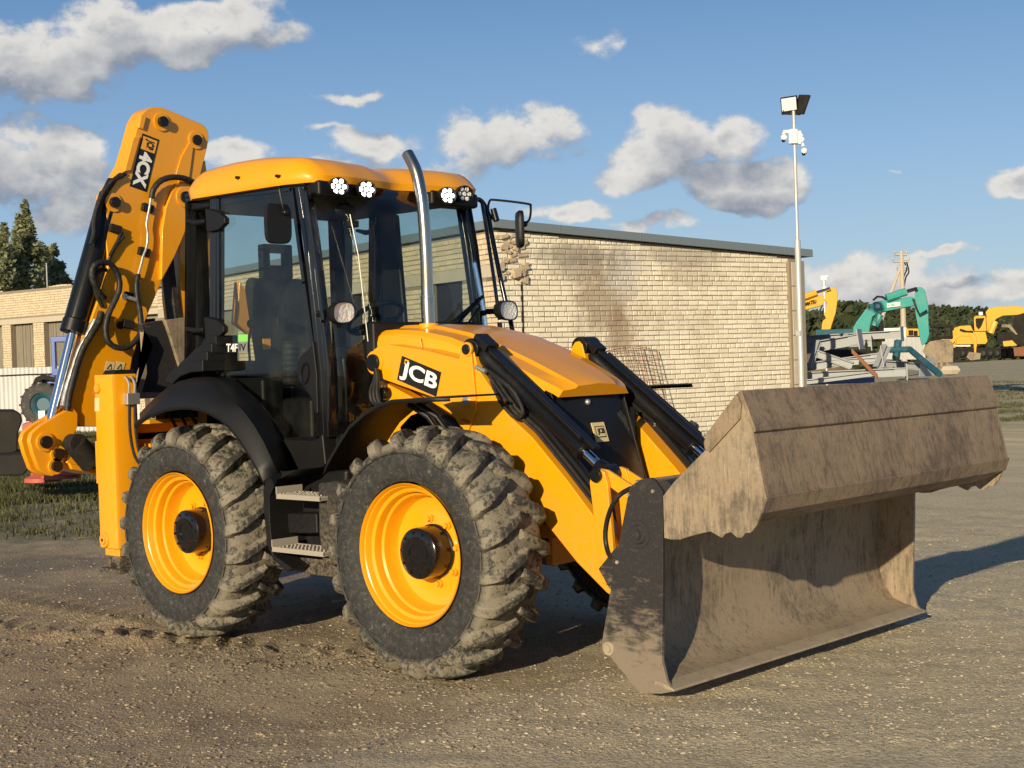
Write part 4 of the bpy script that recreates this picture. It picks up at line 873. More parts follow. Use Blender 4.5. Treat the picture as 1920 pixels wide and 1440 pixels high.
# ================================================================== backhoe end
# rear frame and stabiliser legs
q = MB(); q.box((-1.24, -.80, .62), (-1.02, .80, .74)); q.box((-1.24, -.80, 1.24), (-1.02, .80, 1.36)); q.box((-1.06, -.80, .70), (-1.02, .80, 1.30)); q.build('rear_frame', 'yellow', BL, bevel=.008)
q = MB(); q.box((-1.0, -.79, 1.36), (-.80, -.3, 1.39)); q.box((-.98, -.72, 1.15), (-.8, .72, 1.22)); q.build('valve_shelf', 'yellow', BL, bevel=.006)
q = MB()
for k in range(7): 
    y0 = -.75+.09*k; q.tube(spline([(-.95, y0, 1.40), (-.86, y0+.03, 1.50+.03*(k % 3)), (-.80, y0+.12, 1.42), (-.78, y0+.2, 1.25)], 5), .012, 7)
q.box((-.98, -.62, 1.39), (-.86, -.25, 1.50)); q.build('control_valves', 'grime', BL)
for s in (-1, 1):
    y1, y0 = s*.985, s*.785; x0, x1 = -1.17, -.945; c = .035
    sx_ = lambda p: p
    q = MB(); pl = [(x0, .785), (x1, .785), (x1, .985-c), (x1-c*.3, .985-c*.35), (x1-c, .985), (x0, .985)]
    q.prism(pl, lambda p: (p[0], s*p[1], .50), lambda p: (p[0], s*p[1], 1.715)); lg = q.build('stabiliser_leg', 'yellow', BL, bevel=.008)
    q = MB(); q.prism([(x0+.02, .80), (x1-.02, .80), (x1-.02, .96), (x0+.02, .96)], lambda p: (p[0], s*p[1], .445), lambda p: (p[0], s*p[1], .51)); q.build('inner_leg', 'yellow', lg, bevel=.006)
    q = MB(); q.lathe([(0, -.025), (.03, -.025), (.034, -.014), (.052, -.014), (.058, 0), (0, 0)], 24, c=(x0+.07, y1 if s < 0 else y1+.025, .56)); q.lathe([(0, -.016), (.03, -.016), (.034, 0), (0, 0)], 20, c=(x0+.05, y1 if s < 0 else y1+.016, 1.62)); q.build('leg_pin', 'yellow', lg)
    q = MB(); q.lathe([(0, -.027), (.012, -.027), (.012, -.02), (0, -.02)], 12, c=(x0+.07, y1 if s < 0 else y1+.05, .56)); q.build('leg_pin_bore', 'dark', lg)
    q = MB(); q.box((x0-.02, y1, .95), (x0, y0, 1.25)); q.build('leg_guide', 'yellow', lg, bevel=.004)
    q = MB(); q.prism([(x0+.03, .80), (x1-.02, .80), (x1-.04, .95), (x0+.05, .95)], lambda p: (p[0], s*p[1], 1.715), lambda p: (p[0]*.96-.04, s*p[1]*.98, 1.745)); q.build('leg_cap', 'black', lg, bevel=.006)
    q = MB(); q.cyl((x1-.11, s*.885, .40), (x1-.11, s*.885, .45), .07, 16); q.build('foot_socket', 'chassis', lg)
    q = MB(); q.box((x1-.24, s*.99, .33), (x1+.02, s*.74, .36)); q.box((x1-.20, s*.95, .36), (x1-.16, s*.78, .43)); q.box((x1-.08, s*.95, .36), (x1-.04, s*.78, .43)); q.build('foot_pad', 'chassis', lg, bevel=.006)
    q = MB(); q.box((x1, s*.90, 1.50), (x1+.06, s*.80, 1.58)); q.build('check_valve', 'zinc', lg, bevel=.004)
    for k in range(2):
        q = MB(); y = s*(.83+.045*k); q.tube(spline([(x1+.04, y, 1.58), (x1+.045, y, 1.64), (x1+.02, y, 1.68), (x1-.02, y, 1.70)], 5), .009, 8); q.build('valve_pipe', 'zinc', lg)
        q = MB(); q.tube(spline([(x1+.04, y, 1.50), (x1+.045, y+s*.005, 1.30), (x1+.07, y-s*.02, 1.12), (x1+.14, y-s*.10, 1.03), (x1+.15, y-s*.25, 1.06)], 6), .011, 8); q.build('hose', 'hose', lg)
lg0 = bpy.data.objects['stabiliser_leg']
YL = -.9855
decal([U(178, 771, y=YL), U(187, 771, y=YL), U(178, 746, y=YL)], 'badge', 'warning_sticker', lg0); decal([U(174, 738, y=YL), U(185, 738, y=YL), U(174, 733, y=YL)], 'red', 'warning_sticker', lg0)
# boom : swung across behind the cab, plates facing forward
XB = -1.45
BOOM = [(277, 203), (290, 200), (307, 202), (380, 233), (389, 242), (392, 255), (389, 275), (380, 312), (372, 345), (361, 385), (350, 420), (338, 452), (318, 497), (297, 543), (279, 585), (262, 630), (248, 672), (243, 705), (243, 800), (150, 800), (131, 752), (147, 704), (163, 622), (177, 582), (190, 548), (201, 512), (203, 487), (199, 455), (200, 393), (203, 364), (220, 338), (238, 306), (251, 262), (260, 228), (268, 212)]
q = MB(); q.px(YZ(XB, *BOOM), XB, XB-.17); bm_ = q.build('boom', 'yellow', BL, bevel=.007)
q = MB(); q.px(YZ(XB, (330, 345), (345, 340), (357, 352), (362, 375), (348, 420), (334, 455), (322, 482), (307, 510), (298, 525), (299, 470), (300, 430), (307, 390), (318, 360)), XB, XB+.035); q.build('boom_cheek_plate', 'yellow', bm_, bevel=.004)
q = MB(); q.px(YZ(XB, (353, 268), (361, 276), (358, 300), (352, 345), (335, 345), (329, 325), (338, 295)), XB, XB+.012); q.build('boom_stiffener', 'yellow', bm_, bevel=.004)
q = MB(); q.px(YZ(XB, (262, 215), (272, 219), (266, 243), (258, 240)), XB, XB+.02); q.px(YZ(XB, (248, 258), (261, 256), (243, 320), (231, 322)), XB, XB+.02); q.build('boom_side_lug', 'yellow', bm_, bevel=.004)
for (px, py, r) in ((302, 229, .040), (367, 263, .040), (212, 380, .040), (341, 371, .045), (223, 610, .03)):
    q = MB(); y, z = YZ(XB, (px, py))[0]; o = 0 if px != 341 else .035
    Rm = Matrix.Rotation(-PI/2, 3, 'Z')
    for (rr_, d0_, d1, nm, mt) in ((r*1.75, 0, .012, 'boss', 'yellow'), (r, .0, .045 if px in (302, 212) else .03, 'pin', 'blackm')):
        q = MB(); q.cyl((XB+o, y, z), (XB+o+d1, y, z), rr_, 22); q.build(nm, mt, bm_, bevel=.003)
XS = XB+.001
def xq(bl, br, tl, x=XS): return [U(*bl, x=x), U(*br, x=x), U(*tl, x=x)]
Qs = xq((243, 349), (267, 250), (273, 359)); Qs = xq((267, 250), (243, 349), (298, 262))
decal(Qs, 'decal', 'sticker', bm_, th=.002)
def lerpq(q_, a, b_, c, d_): return sub(q_, a, b_, c, d_)
text('4CX', lerpq(Qs, .31, .12, .96, .88), 'white', 'lettering', bm_, fill=(1, 1), bold=.045, lift=.004)
decal(lerpq(Qs, .04, .08, .28, .92), 'decalyellow', 'sticker_badge', bm_, lift=.0035)
text('JCB', lerpq(Qs, .07, .22, .25, .78), 'decal', 'lettering', bm_, fill=(1, 1), bold=.04, lift=.006)
for px in (202, 221):
    t3 = xq((px-7, 694), (px+9, 697), (px-2, 677)); decal(t3, 'badge', 'warning_sticker', bm_, th=.002)
    mb = MB(); c_ = [Vector(p) for p in sub(t3, .25, .2, .75, .75)]; n_ = Vector((.004, 0, 0)); a, b_, tl = c_; ap = (a+b_)/2+(tl-a); mb.tube([a+n_, b_+n_, ap+n_, a+n_], .003, 5); mb.build('warning_mark', 'decal', bm_)
# ram on the outer side of the boom
xr = XB-.08
q = MB(); a, b_ = U(208, 362, x=xr), U(136, 624, x=xr); D = (b_-a).normalized(); q.tube([a-D*.10, a, a+D*.02, b_-D*.10, b_-D*.09, b_], [.05, .07, .082, .082, .092, .092], 22); rm = q.build('boom_ram', 'blackm', BL)
q = MB(); e = U(87, 829, x=xr); q.cyl(b_-D*.01, e, .038, 22); q.build('ram_rod', 'chrome', rm)
q = MB(); q.cyl(e+Vector((-.05, 0, 0)), e+Vector((.09, 0, 0)), .065, 20); q.build('rod_eye', 'blackm', rm)
q = MB(); sdv = Vector((0, -.07, -.02)); q.obox((a+b_)/2+sdv, D*((b_-a).length*.47), Vector((.05, 0, 0)), D.cross(Vector((1, 0, 0)))*.012); q.build('ram_guard', 'blackm', rm, bevel=.004)
q = MB(); HP = [(240, 322), (222, 330), (205, 350), (190, 385), (186, 410), (186, 430), (180, 450)]
for k in range(3): q.tube(spline([U(px-5*k, py+4*k, x=xr+.06+.02*k) for px, py in HP]), .016, 8)
q.build('hose', 'hose', rm)
# casting at the foot with the three pins
q = MB(); CP = [(56, 826), (60, 812), (77, 797), (109, 778), (137, 763), (146, 775), (146, 800), (136, 822), (125, 838), (122, 862), (112, 884), (99, 893), (85, 890), (73, 880), (62, 850)]
q.px(YZ(-1.42, *CP), -1.42, -1.47); q.px(YZ(-1.42, *CP), -1.54, -1.59); q.px(YZ(-1.42, *CP[:3]+CP[9:]), -1.46, -1.67) if 0 else None
kp = q.build('bucket_link', 'yellow', BL, bevel=.006)
q = MB(); q.px(YZ(-1.45, (124, 838), (150, 830), (180, 845), (180, 885), (150, 885), (118, 868)), -1.40, -1.7); q.px(YZ(-1.45, (120, 868), (180, 880), (180, 890), (125, 880)), -1.38, -1.72); q.build('slew_casting', 'yellow', kp, bevel=.01)
q = MB(); a = U(142, 832, x=-1.36); q.cyl(a+Vector((-.3, 0, 0)), a+Vector((.05, 0, 0)), .07, 20); q.tube([a, U(172, 868, x=-1.36)], .085, 14); q.obox(U(160, 850, x=-1.4), (.1, 0, 0), (0, .1, -.06), (0, .03, .06)); q.build('slew_ram', 'grime', kp)
for (px, py, r) in ((85, 829, .045), (109, 851, .04), (105, 874, .04)):
    y, z = YZ(-1.41, (px, py))[0]
    q = MB(); q.cyl((-1.42, y, z), (-1.405, y, z), r*1.5, 22); q.build('boss', 'yellow', kp, bevel=.003); q = MB(); q.cyl((-1.42, y, z), (-1.38, y, z), r, 20); q.build('pin', 'blackm', kp, bevel=.003)
# dipper folded down on the far side of the boom, behind the cab
q = MB(); q.px(YZ(-1.5, (352, 345), (388, 300), (402, 400), (402, 640), (372, 660), (352, 640), (342, 560), (338, 470)), -1.52, -1.78); dp = q.build('dipper', 'yellow', BL, bevel=.007)
q = MB(); q.px(YZ(-1.6, (447, 528), (463, 552), (500, 618), (497, 632), (478, 634), (441, 606)), -1.58, -1.66); q.build('dipper_nose', 'yellow', dp, bevel=.006)
q = MB(); q.px(YZ(-1.46, (321, 480), (331, 478), (343, 592), (335, 598)), -1.50, -1.62); q.build('dipper_shade_strip', 'sideplate', dp, bevel=.004)  # dark strip: shade on the dipper's side put into colour
q = MB(); HP = [(352, 480), (362, 500), (374, 530), (372, 560), (366, 600), (372, 640)]; q.tube(spline([U(px, py, x=-1.42) for px, py in HP]), .02, 8); q.tube(spline([U(px+9, py+6, x=-1.43) for px, py in HP]), .016, 8); q.build('hose', 'hose', dp)
# digging bucket hanging behind the cab
q = MB()
q.px(YZ(-1.25, (268, 606), (308, 600), (340, 690), (325, 735), (258, 740), (281, 659)), -1.27, -1.33); bb = q.build('digging_bucket', 'sideplate', BL, bevel=.006)
q = MB(); q.px(YZ(-1.25, (309, 600), (348, 595), (345, 682), (338, 694)), -1.24, -1.28); q.px(YZ(-1.25, (267, 622), (281, 648), (262, 694), (248, 742), (262, 737), (272, 700)), -1.22, -1.28); 
q.px(YZ(-1.25, (240, 736), (330, 736), (335, 745), (240, 748)), -1.2, -1.7); q.build('bucket_cheek', 'bucket', bb, bevel=.004)
q = MB(); q.px(YZ(-1.3, (262, 600), (350, 592), (348, 700), (250, 742)), -1.72, -1.76); q.build('bucket_shell', 'sideplate', bb)
# big hydraulic hose loops on the boom
def bh(name, pts, r, x, mat='hose', ribs=True):
    P = spline([U(px, py, x=x+(dx if len(pt) > 2 else 0)) for pt in pts for (px, py, dx) in [(pt[0], pt[1], pt[2] if len(pt) > 2 else 0)]], 7)
    q = MB(); rs = [r*(1+.06*((i//2) % 2)) for i in range(len(P))] if ribs else r
    q.tube(P, rs, 12); return q.build(name, mat, bm_)
bh('hose', [(196, 560, .02), (184, 545, .05), (173, 520, .06), (176, 500, .07), (190, 492, .07), (208, 496, .07), (221, 515, .07), (224, 540, .07), (215, 565, .07), (204, 588, .07), (198, 615, .07), (203, 640, .08), (220, 652, .09), (240, 650, .09), (255, 638, .09), (264, 620, .08), (263, 590, .07), (258, 560, .06), (256, 535, .05), (259, 515, .04)], .021, XB)
bh('hose', [(192, 575, .0), (180, 550, .02), (178, 522, .03), (188, 507, .03), (200, 506, .03)], .015, XB)
bh('hose', [(259, 515, .04), (264, 498, .04), (268, 482, .04), (275, 462, .04), (277, 440, .04), (275, 420, .04), (280, 390, .04), (284, 366, .04)], .010, XB, 'zinc', False)
bh('hose', [(284, 372, .04), (288, 355, .05), (300, 340, .06), (318, 333, .07), (338, 333, .07), (355, 338, .06), (368, 346, .03)], .022, XB)
bh('hose', [(232, 443, .03), (222, 455, .02), (212, 470, .02), (203, 490, .01)], .012, XB)
bh('hose', [(190, 585, .01), (184, 605, .02), (172, 625, .02), (160, 645, .01), (150, 668, .0), (140, 700, .0), (130, 740, 0), (126, 770, 0)], .024, XB+.02)
bh('hose', [(178, 600, .01), (165, 628, .0), (150, 655, -.02), (138, 690, -.02), (125, 730, -.02), (118, 762, 0)], .022, XB+.0, 'zinc')
for (px, py) in ((216, 429), (270, 472), (243, 556), (240, 608), (277, 390)):
    q = MB(); p = U(px, py, x=XB+.02); q.obox(p, (.02, 0, 0), (0, .045, -.01), (0, .006, .028)); q.build('hose_clamp', 'grime', bm_, bevel=.004)
q = MB(); q.cyl(U(234, 556, x=XB), U(234, 556, x=XB+.05), .022, 12); q.tube([U(234, 556, x=XB+.04), U(255, 562, x=XB+.06)], .016, 8); q.build('hose_post', 'zinc', bm_)
q = MB(); q.tube([U(228, 434, x=XB+.03), U(222, 450, x=XB+.02), U(206, 480, x=XB+.02)], .014, 6); q.build('grease_line', 'grime', bm_)
SPLIT = ['cab_floor_frame', 'cab_frame', 'handrail', 'cab_sill', 'lamp_recess', 'bonnet_side_panel', 'nose_side_slots', 'nose_side_panel', 'hub_carrier', 'boom_side_lug', 'plate_bolts', 'edge_bolts', 'roof_bolt', 'hydraulic_pipes', 'bucket_lever', 'loader_tower', 'lamp_cells', 'bucket_back_frame', 'clam_hinge', 'stabiliser_leg', 'control_valves', 'fender_stay', 'bucket_cheek', 'machine_window', 'front_guard', 'chassis', 'headrest', 'control_console', 'back_wall', 'ram_pipe', 'leg_pin', 'rear_frame', 'valve_shelf', 'bucket_link', 'floodlight', 'foot_pad', 'wheel_nuts']
# ================================================================== ground
def vnoise(x, y, seed=0):
    xi = np.floor(x).astype(np.int64); yi = np.floor(y).astype(np.int64); fx = x-xi; fy = y-yi
    fx = fx*fx*(3-2*fx); fy = fy*fy*(3-2*fy)
    def h(a, b_):
        n = (a*374761393+b_*668265263+seed*982451653) & 0xffffffff; n = ((n ^ (n >> 13))*1274126177) & 0xffffffff; return ((n ^ (n >> 16)) & 0xffff)/65535.
    return (h(xi, yi)*(1-fx)+h(xi+1, yi)*fx)*(1-fy)+(h(xi, yi+1)*(1-fx)+h(xi+1, yi+1)*fx)*fy
def fbm(x, y, oct_=4, seed=0):
    s = 0; a = .5; 
    for i in range(oct_): s = s+a*vnoise(x*2**i, y*2**i, seed+i); a *= .5
    return s
def sstep(a, b_, x): t = np.clip((x-a)/(b_-a), 0, 1); return t*t*(3-2*t)
T0, T1 = np.array(U(-80, 1165, z=0))[:2], np.array(U(720, 1235, z=0))[:2]; TD = (T1-T0)/np.linalg.norm(T1-T0); TN = np.array([-TD[1], TD[0]])
def ground_z(x, y, fine=True):
    x = np.asarray(x, float); y = np.asarray(y, float)
    z = .125*sstep(2.75, 3.45, x)*(1-sstep(9, 14, np.abs(y)))
    z = z+.06*(fbm(x/7., y/7., 3, 11)-.45)*sstep(1.2, 4, np.hypot(x-1, y))
    if fine:
        near = 1.
        z = z+near*(.050*(fbm(x/.9, y/.9, 4, 3)-.47)+.026*(fbm(x/.17, y/.17, 3, 5)-.45)*(.4+1.2*fbm(x/1.7, y/1.7, 3, 77)))
        # churned tread prints beside the wheels
        u = (x-T0[0])*TD[0]+(y-T0[1])*TD[1]; v = (x-T0[0])*TN[0]+(y-T0[1])*TN[1]
        w = np.exp(-(v/.30)**4)*sstep(-.8, .3, u)*(1-sstep(np.linalg.norm(T1-T0)-1.0, np.linalg.norm(T1-T0)+.6, u))
        z = z+w*(.045*np.sin(u*2*PI/.21+np.sign(v)*1.6+np.abs(v)*13)*(-.15+1.5*fbm(x/.30, y/.30, 3, 8))-.015+.038*(fbm(x/.10, y/.10, 3, 21)-.45))
        for yy in (-.93,):
            w2 = np.exp(-((y-yy)/.26)**4)*(sstep(-6, -5, x)*(1-sstep(-.75, -.4, x)))
            z = z+w2*(.020*np.sin(x*2*PI/.21+np.abs(y-yy)*14)-.012)
    return z
def gmat():
    m, t, b = newmat('gravel_yard'); P = N(t, 'ShaderNodeNewGeometry').outputs['Position']; s = N(t, 'ShaderNodeSeparateXYZ'); L(t, P, s.inputs[0])
    big = noi(t, .35, 6, .62); mid = noi(t, 3.0, 6, .65); fin = noi(t, 42, 5, .7); 
    vo = N(t, 'ShaderNodeTexVoronoi', i={'Scale': 38., 'Randomness': 1.}); L(t, P, vo.inputs['Vector']); v2 = N(t, 'ShaderNodeTexVoronoi', i={'Scale': 95., 'Randomness': 1.}); L(t, P, v2.inputs['Vector'])
    c = mixc(t, smooth(t, big, .38, .64), (.225, .165, .10), (.38, .29, .18))
    # wetter, browner soil to the left of the machine, pale dry gravel to the right
    u = mth(t, 'ADD', mth(t, 'MULTIPLY', s.outputs[0], .72), mth(t, 'MULTIPLY', s.outputs[1], .40))
    dry = smooth(t, mth(t, 'ADD', u, mth(t, 'MULTIPLY', mth(t, 'SUBTRACT', mid, .5), 3.)), -.8, 3.4)
    c = mixc(t, mth(t, 'MULTIPLY', dry, .85), c, (.60, .51, .335))
    wet = mth(t, 'MULTIPLY', smooth(t, noi(t, .55, 4, .55), .50, .60), mth(t, 'SUBTRACT', 1., dry))
    c = mixc(t, mth(t, 'MULTIPLY', wet, .55), c, (.12, .094, .062))
    c = mixc(t, mth(t, 'MULTIPLY', smooth(t, mid, .5, .75), .40), c, (.16, .125, .083))
    sc = N(t, 'ShaderNodeSeparateColor'); L(t, v2.outputs['Color'], sc.inputs[0])
    c = mixc(t, mth(t, 'MULTIPLY', smooth(t, sc.outputs[0], .75, .98), .40), c, (.52, .45, .34)); c = mixc(t, mth(t, 'MULTIPLY', smooth(t, sc.outputs[1], .70, .95), .5), c, (.10, .085, .065))
    c = mixc(t, mth(t, 'MULTIPLY', smooth(t, fin, .35, .7), .30), c, (.15, .12, .085))
    mpg = N(t, 'ShaderNodeMapping'); L(t, P, mpg.inputs[0]); mpg.inputs['Rotation'].default_value = (0, 0, R(-47)); mpg.inputs['Scale'].default_value = (.10, 1.1, 1)
    strk = noi(t, 1.0, 5, .6, mpg.outputs[0]); dist = mth(t, 'LENGTH' if 0 else 'MULTIPLY', smooth(t, s.outputs[1], 6., 16.), smooth(t, strk, .42, .62))
    c = mixc(t, mth(t, 'MULTIPLY', dist, .65), c, (.70, .58, .36))
    c = mixc(t, mth(t, 'MULTIPLY', mth(t, 'MULTIPLY', smooth(t, s.outputs[0], -4., -8.), smooth(t, mid, .35, .6)), .5), c, (.10, .11, .045))
    L(t, c, b.inputs['Base Color']); L(t, mth(t, 'SUBTRACT', .95, mth(t, 'MULTIPLY', wet, .22)), b.inputs['Roughness'])
    h = mth(t, 'ADD', mth(t, 'MULTIPLY', fin, .8), mth(t, 'ADD', mth(t, 'MULTIPLY', mth(t, 'SUBTRACT', 1., vo.outputs['Distance']), .35), mth(t, 'ADD', mth(t, 'MULTIPLY', mth(t, 'SUBTRACT', 1., v2.outputs['Distance']), .3), mth(t, 'MULTIPLY', mid, .8))))
    bump(t, b, h, .8, .018); return m
M['ground'] = gmat()
def grid(name, xs, ys, fz, mat):
    X, Y = np.meshgrid(xs, ys); Z = fz(X, Y); n, m_ = X.shape; v = np.stack([X, Y, Z], -1).reshape(-1, 3)
    idx = np.arange(n*m_).reshape(n, m_); f = np.stack([idx[:-1, :-1], idx[:-1, 1:], idx[1:, 1:], idx[1:, :-1]], -1).reshape(-1, 4)
    me = bpy.data.meshes.new(name); me.vertices.add(len(v)); me.vertices.foreach_set('co', v.ravel()); me.loops.add(f.size); me.loops.foreach_set('vertex_index', f.ravel())
    me.polygons.add(len(f)); me.polygons.foreach_set('loop_start', np.arange(0, f.size, 4)); me.update(); me.validate(); me.shade_smooth(); me.materials.append(mat)
    o = bpy.data.objects.new(name, me); C.objects.link(o); return o
XN0, XN1, YN0, YN1 = -9., 8.5, -6.5, 8.5
xs = np.arange(XN0, XN1, .034); ys = np.arange(YN0, YN1, .034)
def znear(X, Y):
    e = np.minimum(np.minimum(X-XN0, XN1-X), np.minimum(Y-YN0, YN1-Y)); k = sstep(0, .7, e); return ground_z(X, Y)*k+(ground_z(X, Y, False)-.03)*(1-k)
tag(grid('gravel_yard', xs, ys, znear, M['ground']), kind='structure')
far = np.sinh(np.linspace(-6.2, 6.2, 260))*3.2
tag(grid('ground', far+2, far, lambda X, Y: ground_z(X, Y, False)-.028-.25*((X > XN0+.6) & (X < XN1-.6) & (Y > YN0+.6) & (Y < YN1-.6)), M['ground']), kind='structure')
# loose stones
def scatter_stones(n, region, smin, smax, name, mat, bias=None):
    px = rng.uniform(region[0], region[2], n*3); py = region[1]+(region[3]-region[1])*rng.uniform(0, 1, n*3)
    pts = []
    for a, b_ in zip(px, py):
        p = U(a, b_, z=0.05)
        if p[0] > CAM[0] or (p-Vector(CAM)).length > 40: continue
        if bias is not None and rng.uniform() > bias(a, b_): continue
        pts.append((p[0], p[1]))
        if len(pts) >= n: break
    pts = np.array(pts); Z = ground_z(pts[:, 0], pts[:, 1]); vs = []; fs = []
    base = np.array([(1, 0, 0), (0, 1, 0), (-1, 0, 0), (0, -1, 0), (.5, .5, .7), (-.55, .4, .75), (-.3, -.6, .65), (.5, -.45, .7)])
    F = [(0, 1, 4), (1, 5, 4), (1, 2, 5), (2, 6, 5), (2, 3, 6), (3, 7, 6), (3, 0, 7), (0, 4, 7), (4, 5, 6, 7)]
    for (x, y), z in zip(pts, Z):
        s = smin+(smax-smin)*rng.uniform()**4.5; a = rng.uniform(0, 6.28); ca, sa = math.cos(a), math.sin(a); q = base*(s, s*rng.uniform(.6, 1), s*rng.uniform(.5, .9))*(1+rng.uniform(-.2, .2, (8, 3)))
        o = len(vs); vs += [(x+p[0]*ca-p[1]*sa, y+p[0]*sa+p[1]*ca, z+p[2]-s*.12) for p in q]; fs += [tuple(i+o for i in f) for f in F]
    me = bpy.data.meshes.new(name); me.from_pydata(vs, [], fs); me.materials.append(M[mat]); o = bpy.data.objects.new(name, me); C.objects.link(o); tag(o, kind='stuff'); return o
M['stone'] = leafmat('gravel_stones', (.22, .18, .12), (.43, .37, .27)); M['stone2'] = leafmat('dark_gravel_stones', (.12, .09, .062), (.36, .29, .20))
g1 = scatter_stones(11000, (600, 980, 1925, 1445), .003, .014, 'gravel', 'stone', lambda a, b_: .3+.7*min(1, max(0, (a-600)/700))); tag(g1, 'pale loose stones strewn over the dry gravel on the right', 'gravel')
g2 = scatter_stones(13000, (-5, 1030, 1300, 1445), .003, .016, 'gravel', 'stone2', lambda a, b_: 1-.6*min(1, max(0, (a-300)/900))); tag(g2, 'dark damp stones and clods lying on the muddy ground at left', 'gravel')
M['clod'] = leafmat('mud_clods', (.11, .083, .055), (.24, .185, .12))
g3 = scatter_stones(3000, (-5, 1100, 900, 1290), .005, .024, 'mud_clods', 'clod', lambda a, b_: math.exp(-((b_-1185-a*.07)/38)**2)+.10); tag(g3, 'broken mud clods pressed up along the tread prints by the wheels', 'mud clods')
# grass behind the machine at left, and thin tufts along the walls
def grass(n, region, h0, h1, name, dens=None):
    vs = []; fs = []; k = 0
    while k < n:
        a, b_ = rng.uniform(region[0], region[2]), rng.uniform(region[1], region[3]); p = U(a, b_, z=-.02)
        dn = fbm(np.array([p[0]/1.1]), np.array([p[1]/1.1]), 4, 31)[0]
        k += .15
        if dens and rng.uniform() > dens(a, b_, dn): continue
        k += .85; z = float(ground_z(p[0], p[1], False))-.03
        for _ in range(3):
            x, y = p[0]+rng.normal(0, .04), p[1]+rng.normal(0, .04); h = rng.uniform(h0, h1); an = rng.uniform(0, 6.28); w = .006+.010*rng.uniform(); lx, ly = rng.normal(0, .35, 2)*h; dx, dy = math.cos(an)*w, math.sin(an)*w
            o = len(vs); vs += [(x-dx, y-dy, z), (x+dx, y+dy, z), (x+dx*.6+lx*.4, y+dy*.6+ly*.4, z+h*.6), (x+lx, y+ly, z+h), (x-dx*.6+lx*.4, y-dy*.6+ly*.4, z+h*.6)]; fs.append((o, o+1, o+2, o+3, o+4))
    me = bpy.data.meshes.new(name); me.from_pydata(vs, [], fs); me.materials.append(M['grass']); o = bpy.data.objects.new(name, me); C.objects.link(o); tag(o, kind='stuff'); return o
tag(grass(30000, (-60, 798, 330, 1015), .04, .13, 'grass', lambda a, b_, dn: max(.03, min(1, (955-b_)/60+(dn-.50)*6))), 'rough green grass growing behind the machine at left', 'grass')
tag(grass(1500, (1180, 770, 1560, 850), .04, .30, 'grass', lambda a, b_, dn: .3 if dn > .45 else .05), 'thin weeds along the foot of the brick wall', 'weeds')
tag(grass(2500, (1860, 715, 1990, 800), .03, .10, 'grass', lambda a, b_, dn: max(0, (dn-.42)*6)), 'low grass strip at the far right edge of the yard', 'grass')
# ================================================================== brick building (gable towards the camera)
def gpt(px, py): p = onplane(px, py, O, HX); return (p-O).dot(GX), p.z
def fpt(px, py): p = onplane(px, py, O, GX); return (p-O).dot(HX), p.z
BA = root('brick_building', tuple(O), 'long low cream brick building with grey metal roof edge and stained gable wall', 'building')
gw = gpt(1480, 600)[0]; gw2 = gpt(1503, 600)[0]; zl = gpt(932, 428)[1]; zr = gpt(1500, 481)[1]; Lf = fpt(296, 560)[0]

def roofz(s): return zl+(zr-zl)*s/gw2
CH = .0985
def wallbricks(org, ax, nrm, length, ztop, holes, joined, course=CH, bl=.246, gap=.017, proud=.012, thin=.05, zb=-.1, rough=.003, hdr=7):
    "list of (verts) for bricks standing proud of the wall plane"
    out = []; rows = int((max(ztop(0), ztop(length))-zb)/course)+1
    for r_ in range(rows):
        z0 = zb+r_*course; h = course-gap; L0 = (bl+gap) if r_ % hdr != hdr-1 else (bl+gap)/2
        s = -(r_ % 2)*L0/2-random.uniform(0, .02)
        while s < length:
            w = L0-gap; a, b_ = max(0, s), min(length, s+w); s += L0
            if random.random() < .06: s -= L0*.5; b_ = min(b_, a+w/2)
            if b_-a < .03: continue
            zt = min(z0+h, ztop(a)-.005, ztop(b_)-.005)
            if zt-z0 < .03: continue
            if any(b_ > q[0] and a < q[1] and z0 < q[3] and zt > q[2] for q in holes): 
                a2, b2 = a, b_
                for q in holes:
                    if z0 < q[3] and zt > q[2]:
                        if a2 < q[0] < b2: b2 = q[0]
                        elif a2 < q[1] < b2: a2 = q[1]
                        elif a2 >= q[0] and b2 <= q[1]: b2 = a2
                if b2-a2 < .04: continue
                a, b_ = a2, b2
            j = lambda: random.uniform(-rough, rough)
            pr = proud+random.uniform(-.005, .006); c = .010
            p = [(a+j(), z0+j()), (b_+j(), z0+j()), (b_+j(), zt+j()), (a+j(), zt+j())]
            q = [(a+c+j(), z0+c+j()), (b_-c+j(), z0+c+j()), (b_-c+j(), zt-c+j()), (a+c+j(), zt-c+j())]
            f = lambda u, d: org+ax*u[0]+nrm*d+Vector((0, 0, u[1]))
            vs = [f(u, -.004) for u in p]+[f(u, pr*.55) for u in p]+[f(u, pr) for u in q]
            fs = [(0, 1, 5, 4), (1, 2, 6, 5), (2, 3, 7, 6), (3, 0, 4, 7), (4, 5, 9, 8), (5, 6, 10, 9), (6, 7, 11, 10), (7, 4, 8, 11), (8, 9, 10, 11)]
            out.append((vs, fs))
    return out
def raw(name, vs, fs, mat, parent, off=None):
    me = bpy.data.meshes.new(name); off_ = Vector((0, 0, 0)); p = parent
    while p is not None: off_ += p.location; p = p.parent
    me.from_pydata([tuple(Vector(v)-off_) for v in vs], [], fs); me.materials.append(M[mat]); o = bpy.data.objects.new(name, me); C.objects.link(o); o.parent = parent; return o
nG = -HX
q = MB(); q.prism([(0, -.1), (gw2, -.1), (gw2, zr-.02), (0, zl-.02)], lambda p: O+GX*p[0]+Vector((0, 0, p[1])), lambda p: O+GX*p[0]+HX*.38+Vector((0, 0, p[1])))
wg = q.build('gable_wall', 'mortar', BA, smooth=0)
br = wallbricks(O, GX, nG, gw, lambda s: roofz(s)-.03, [], False, rough=.004)
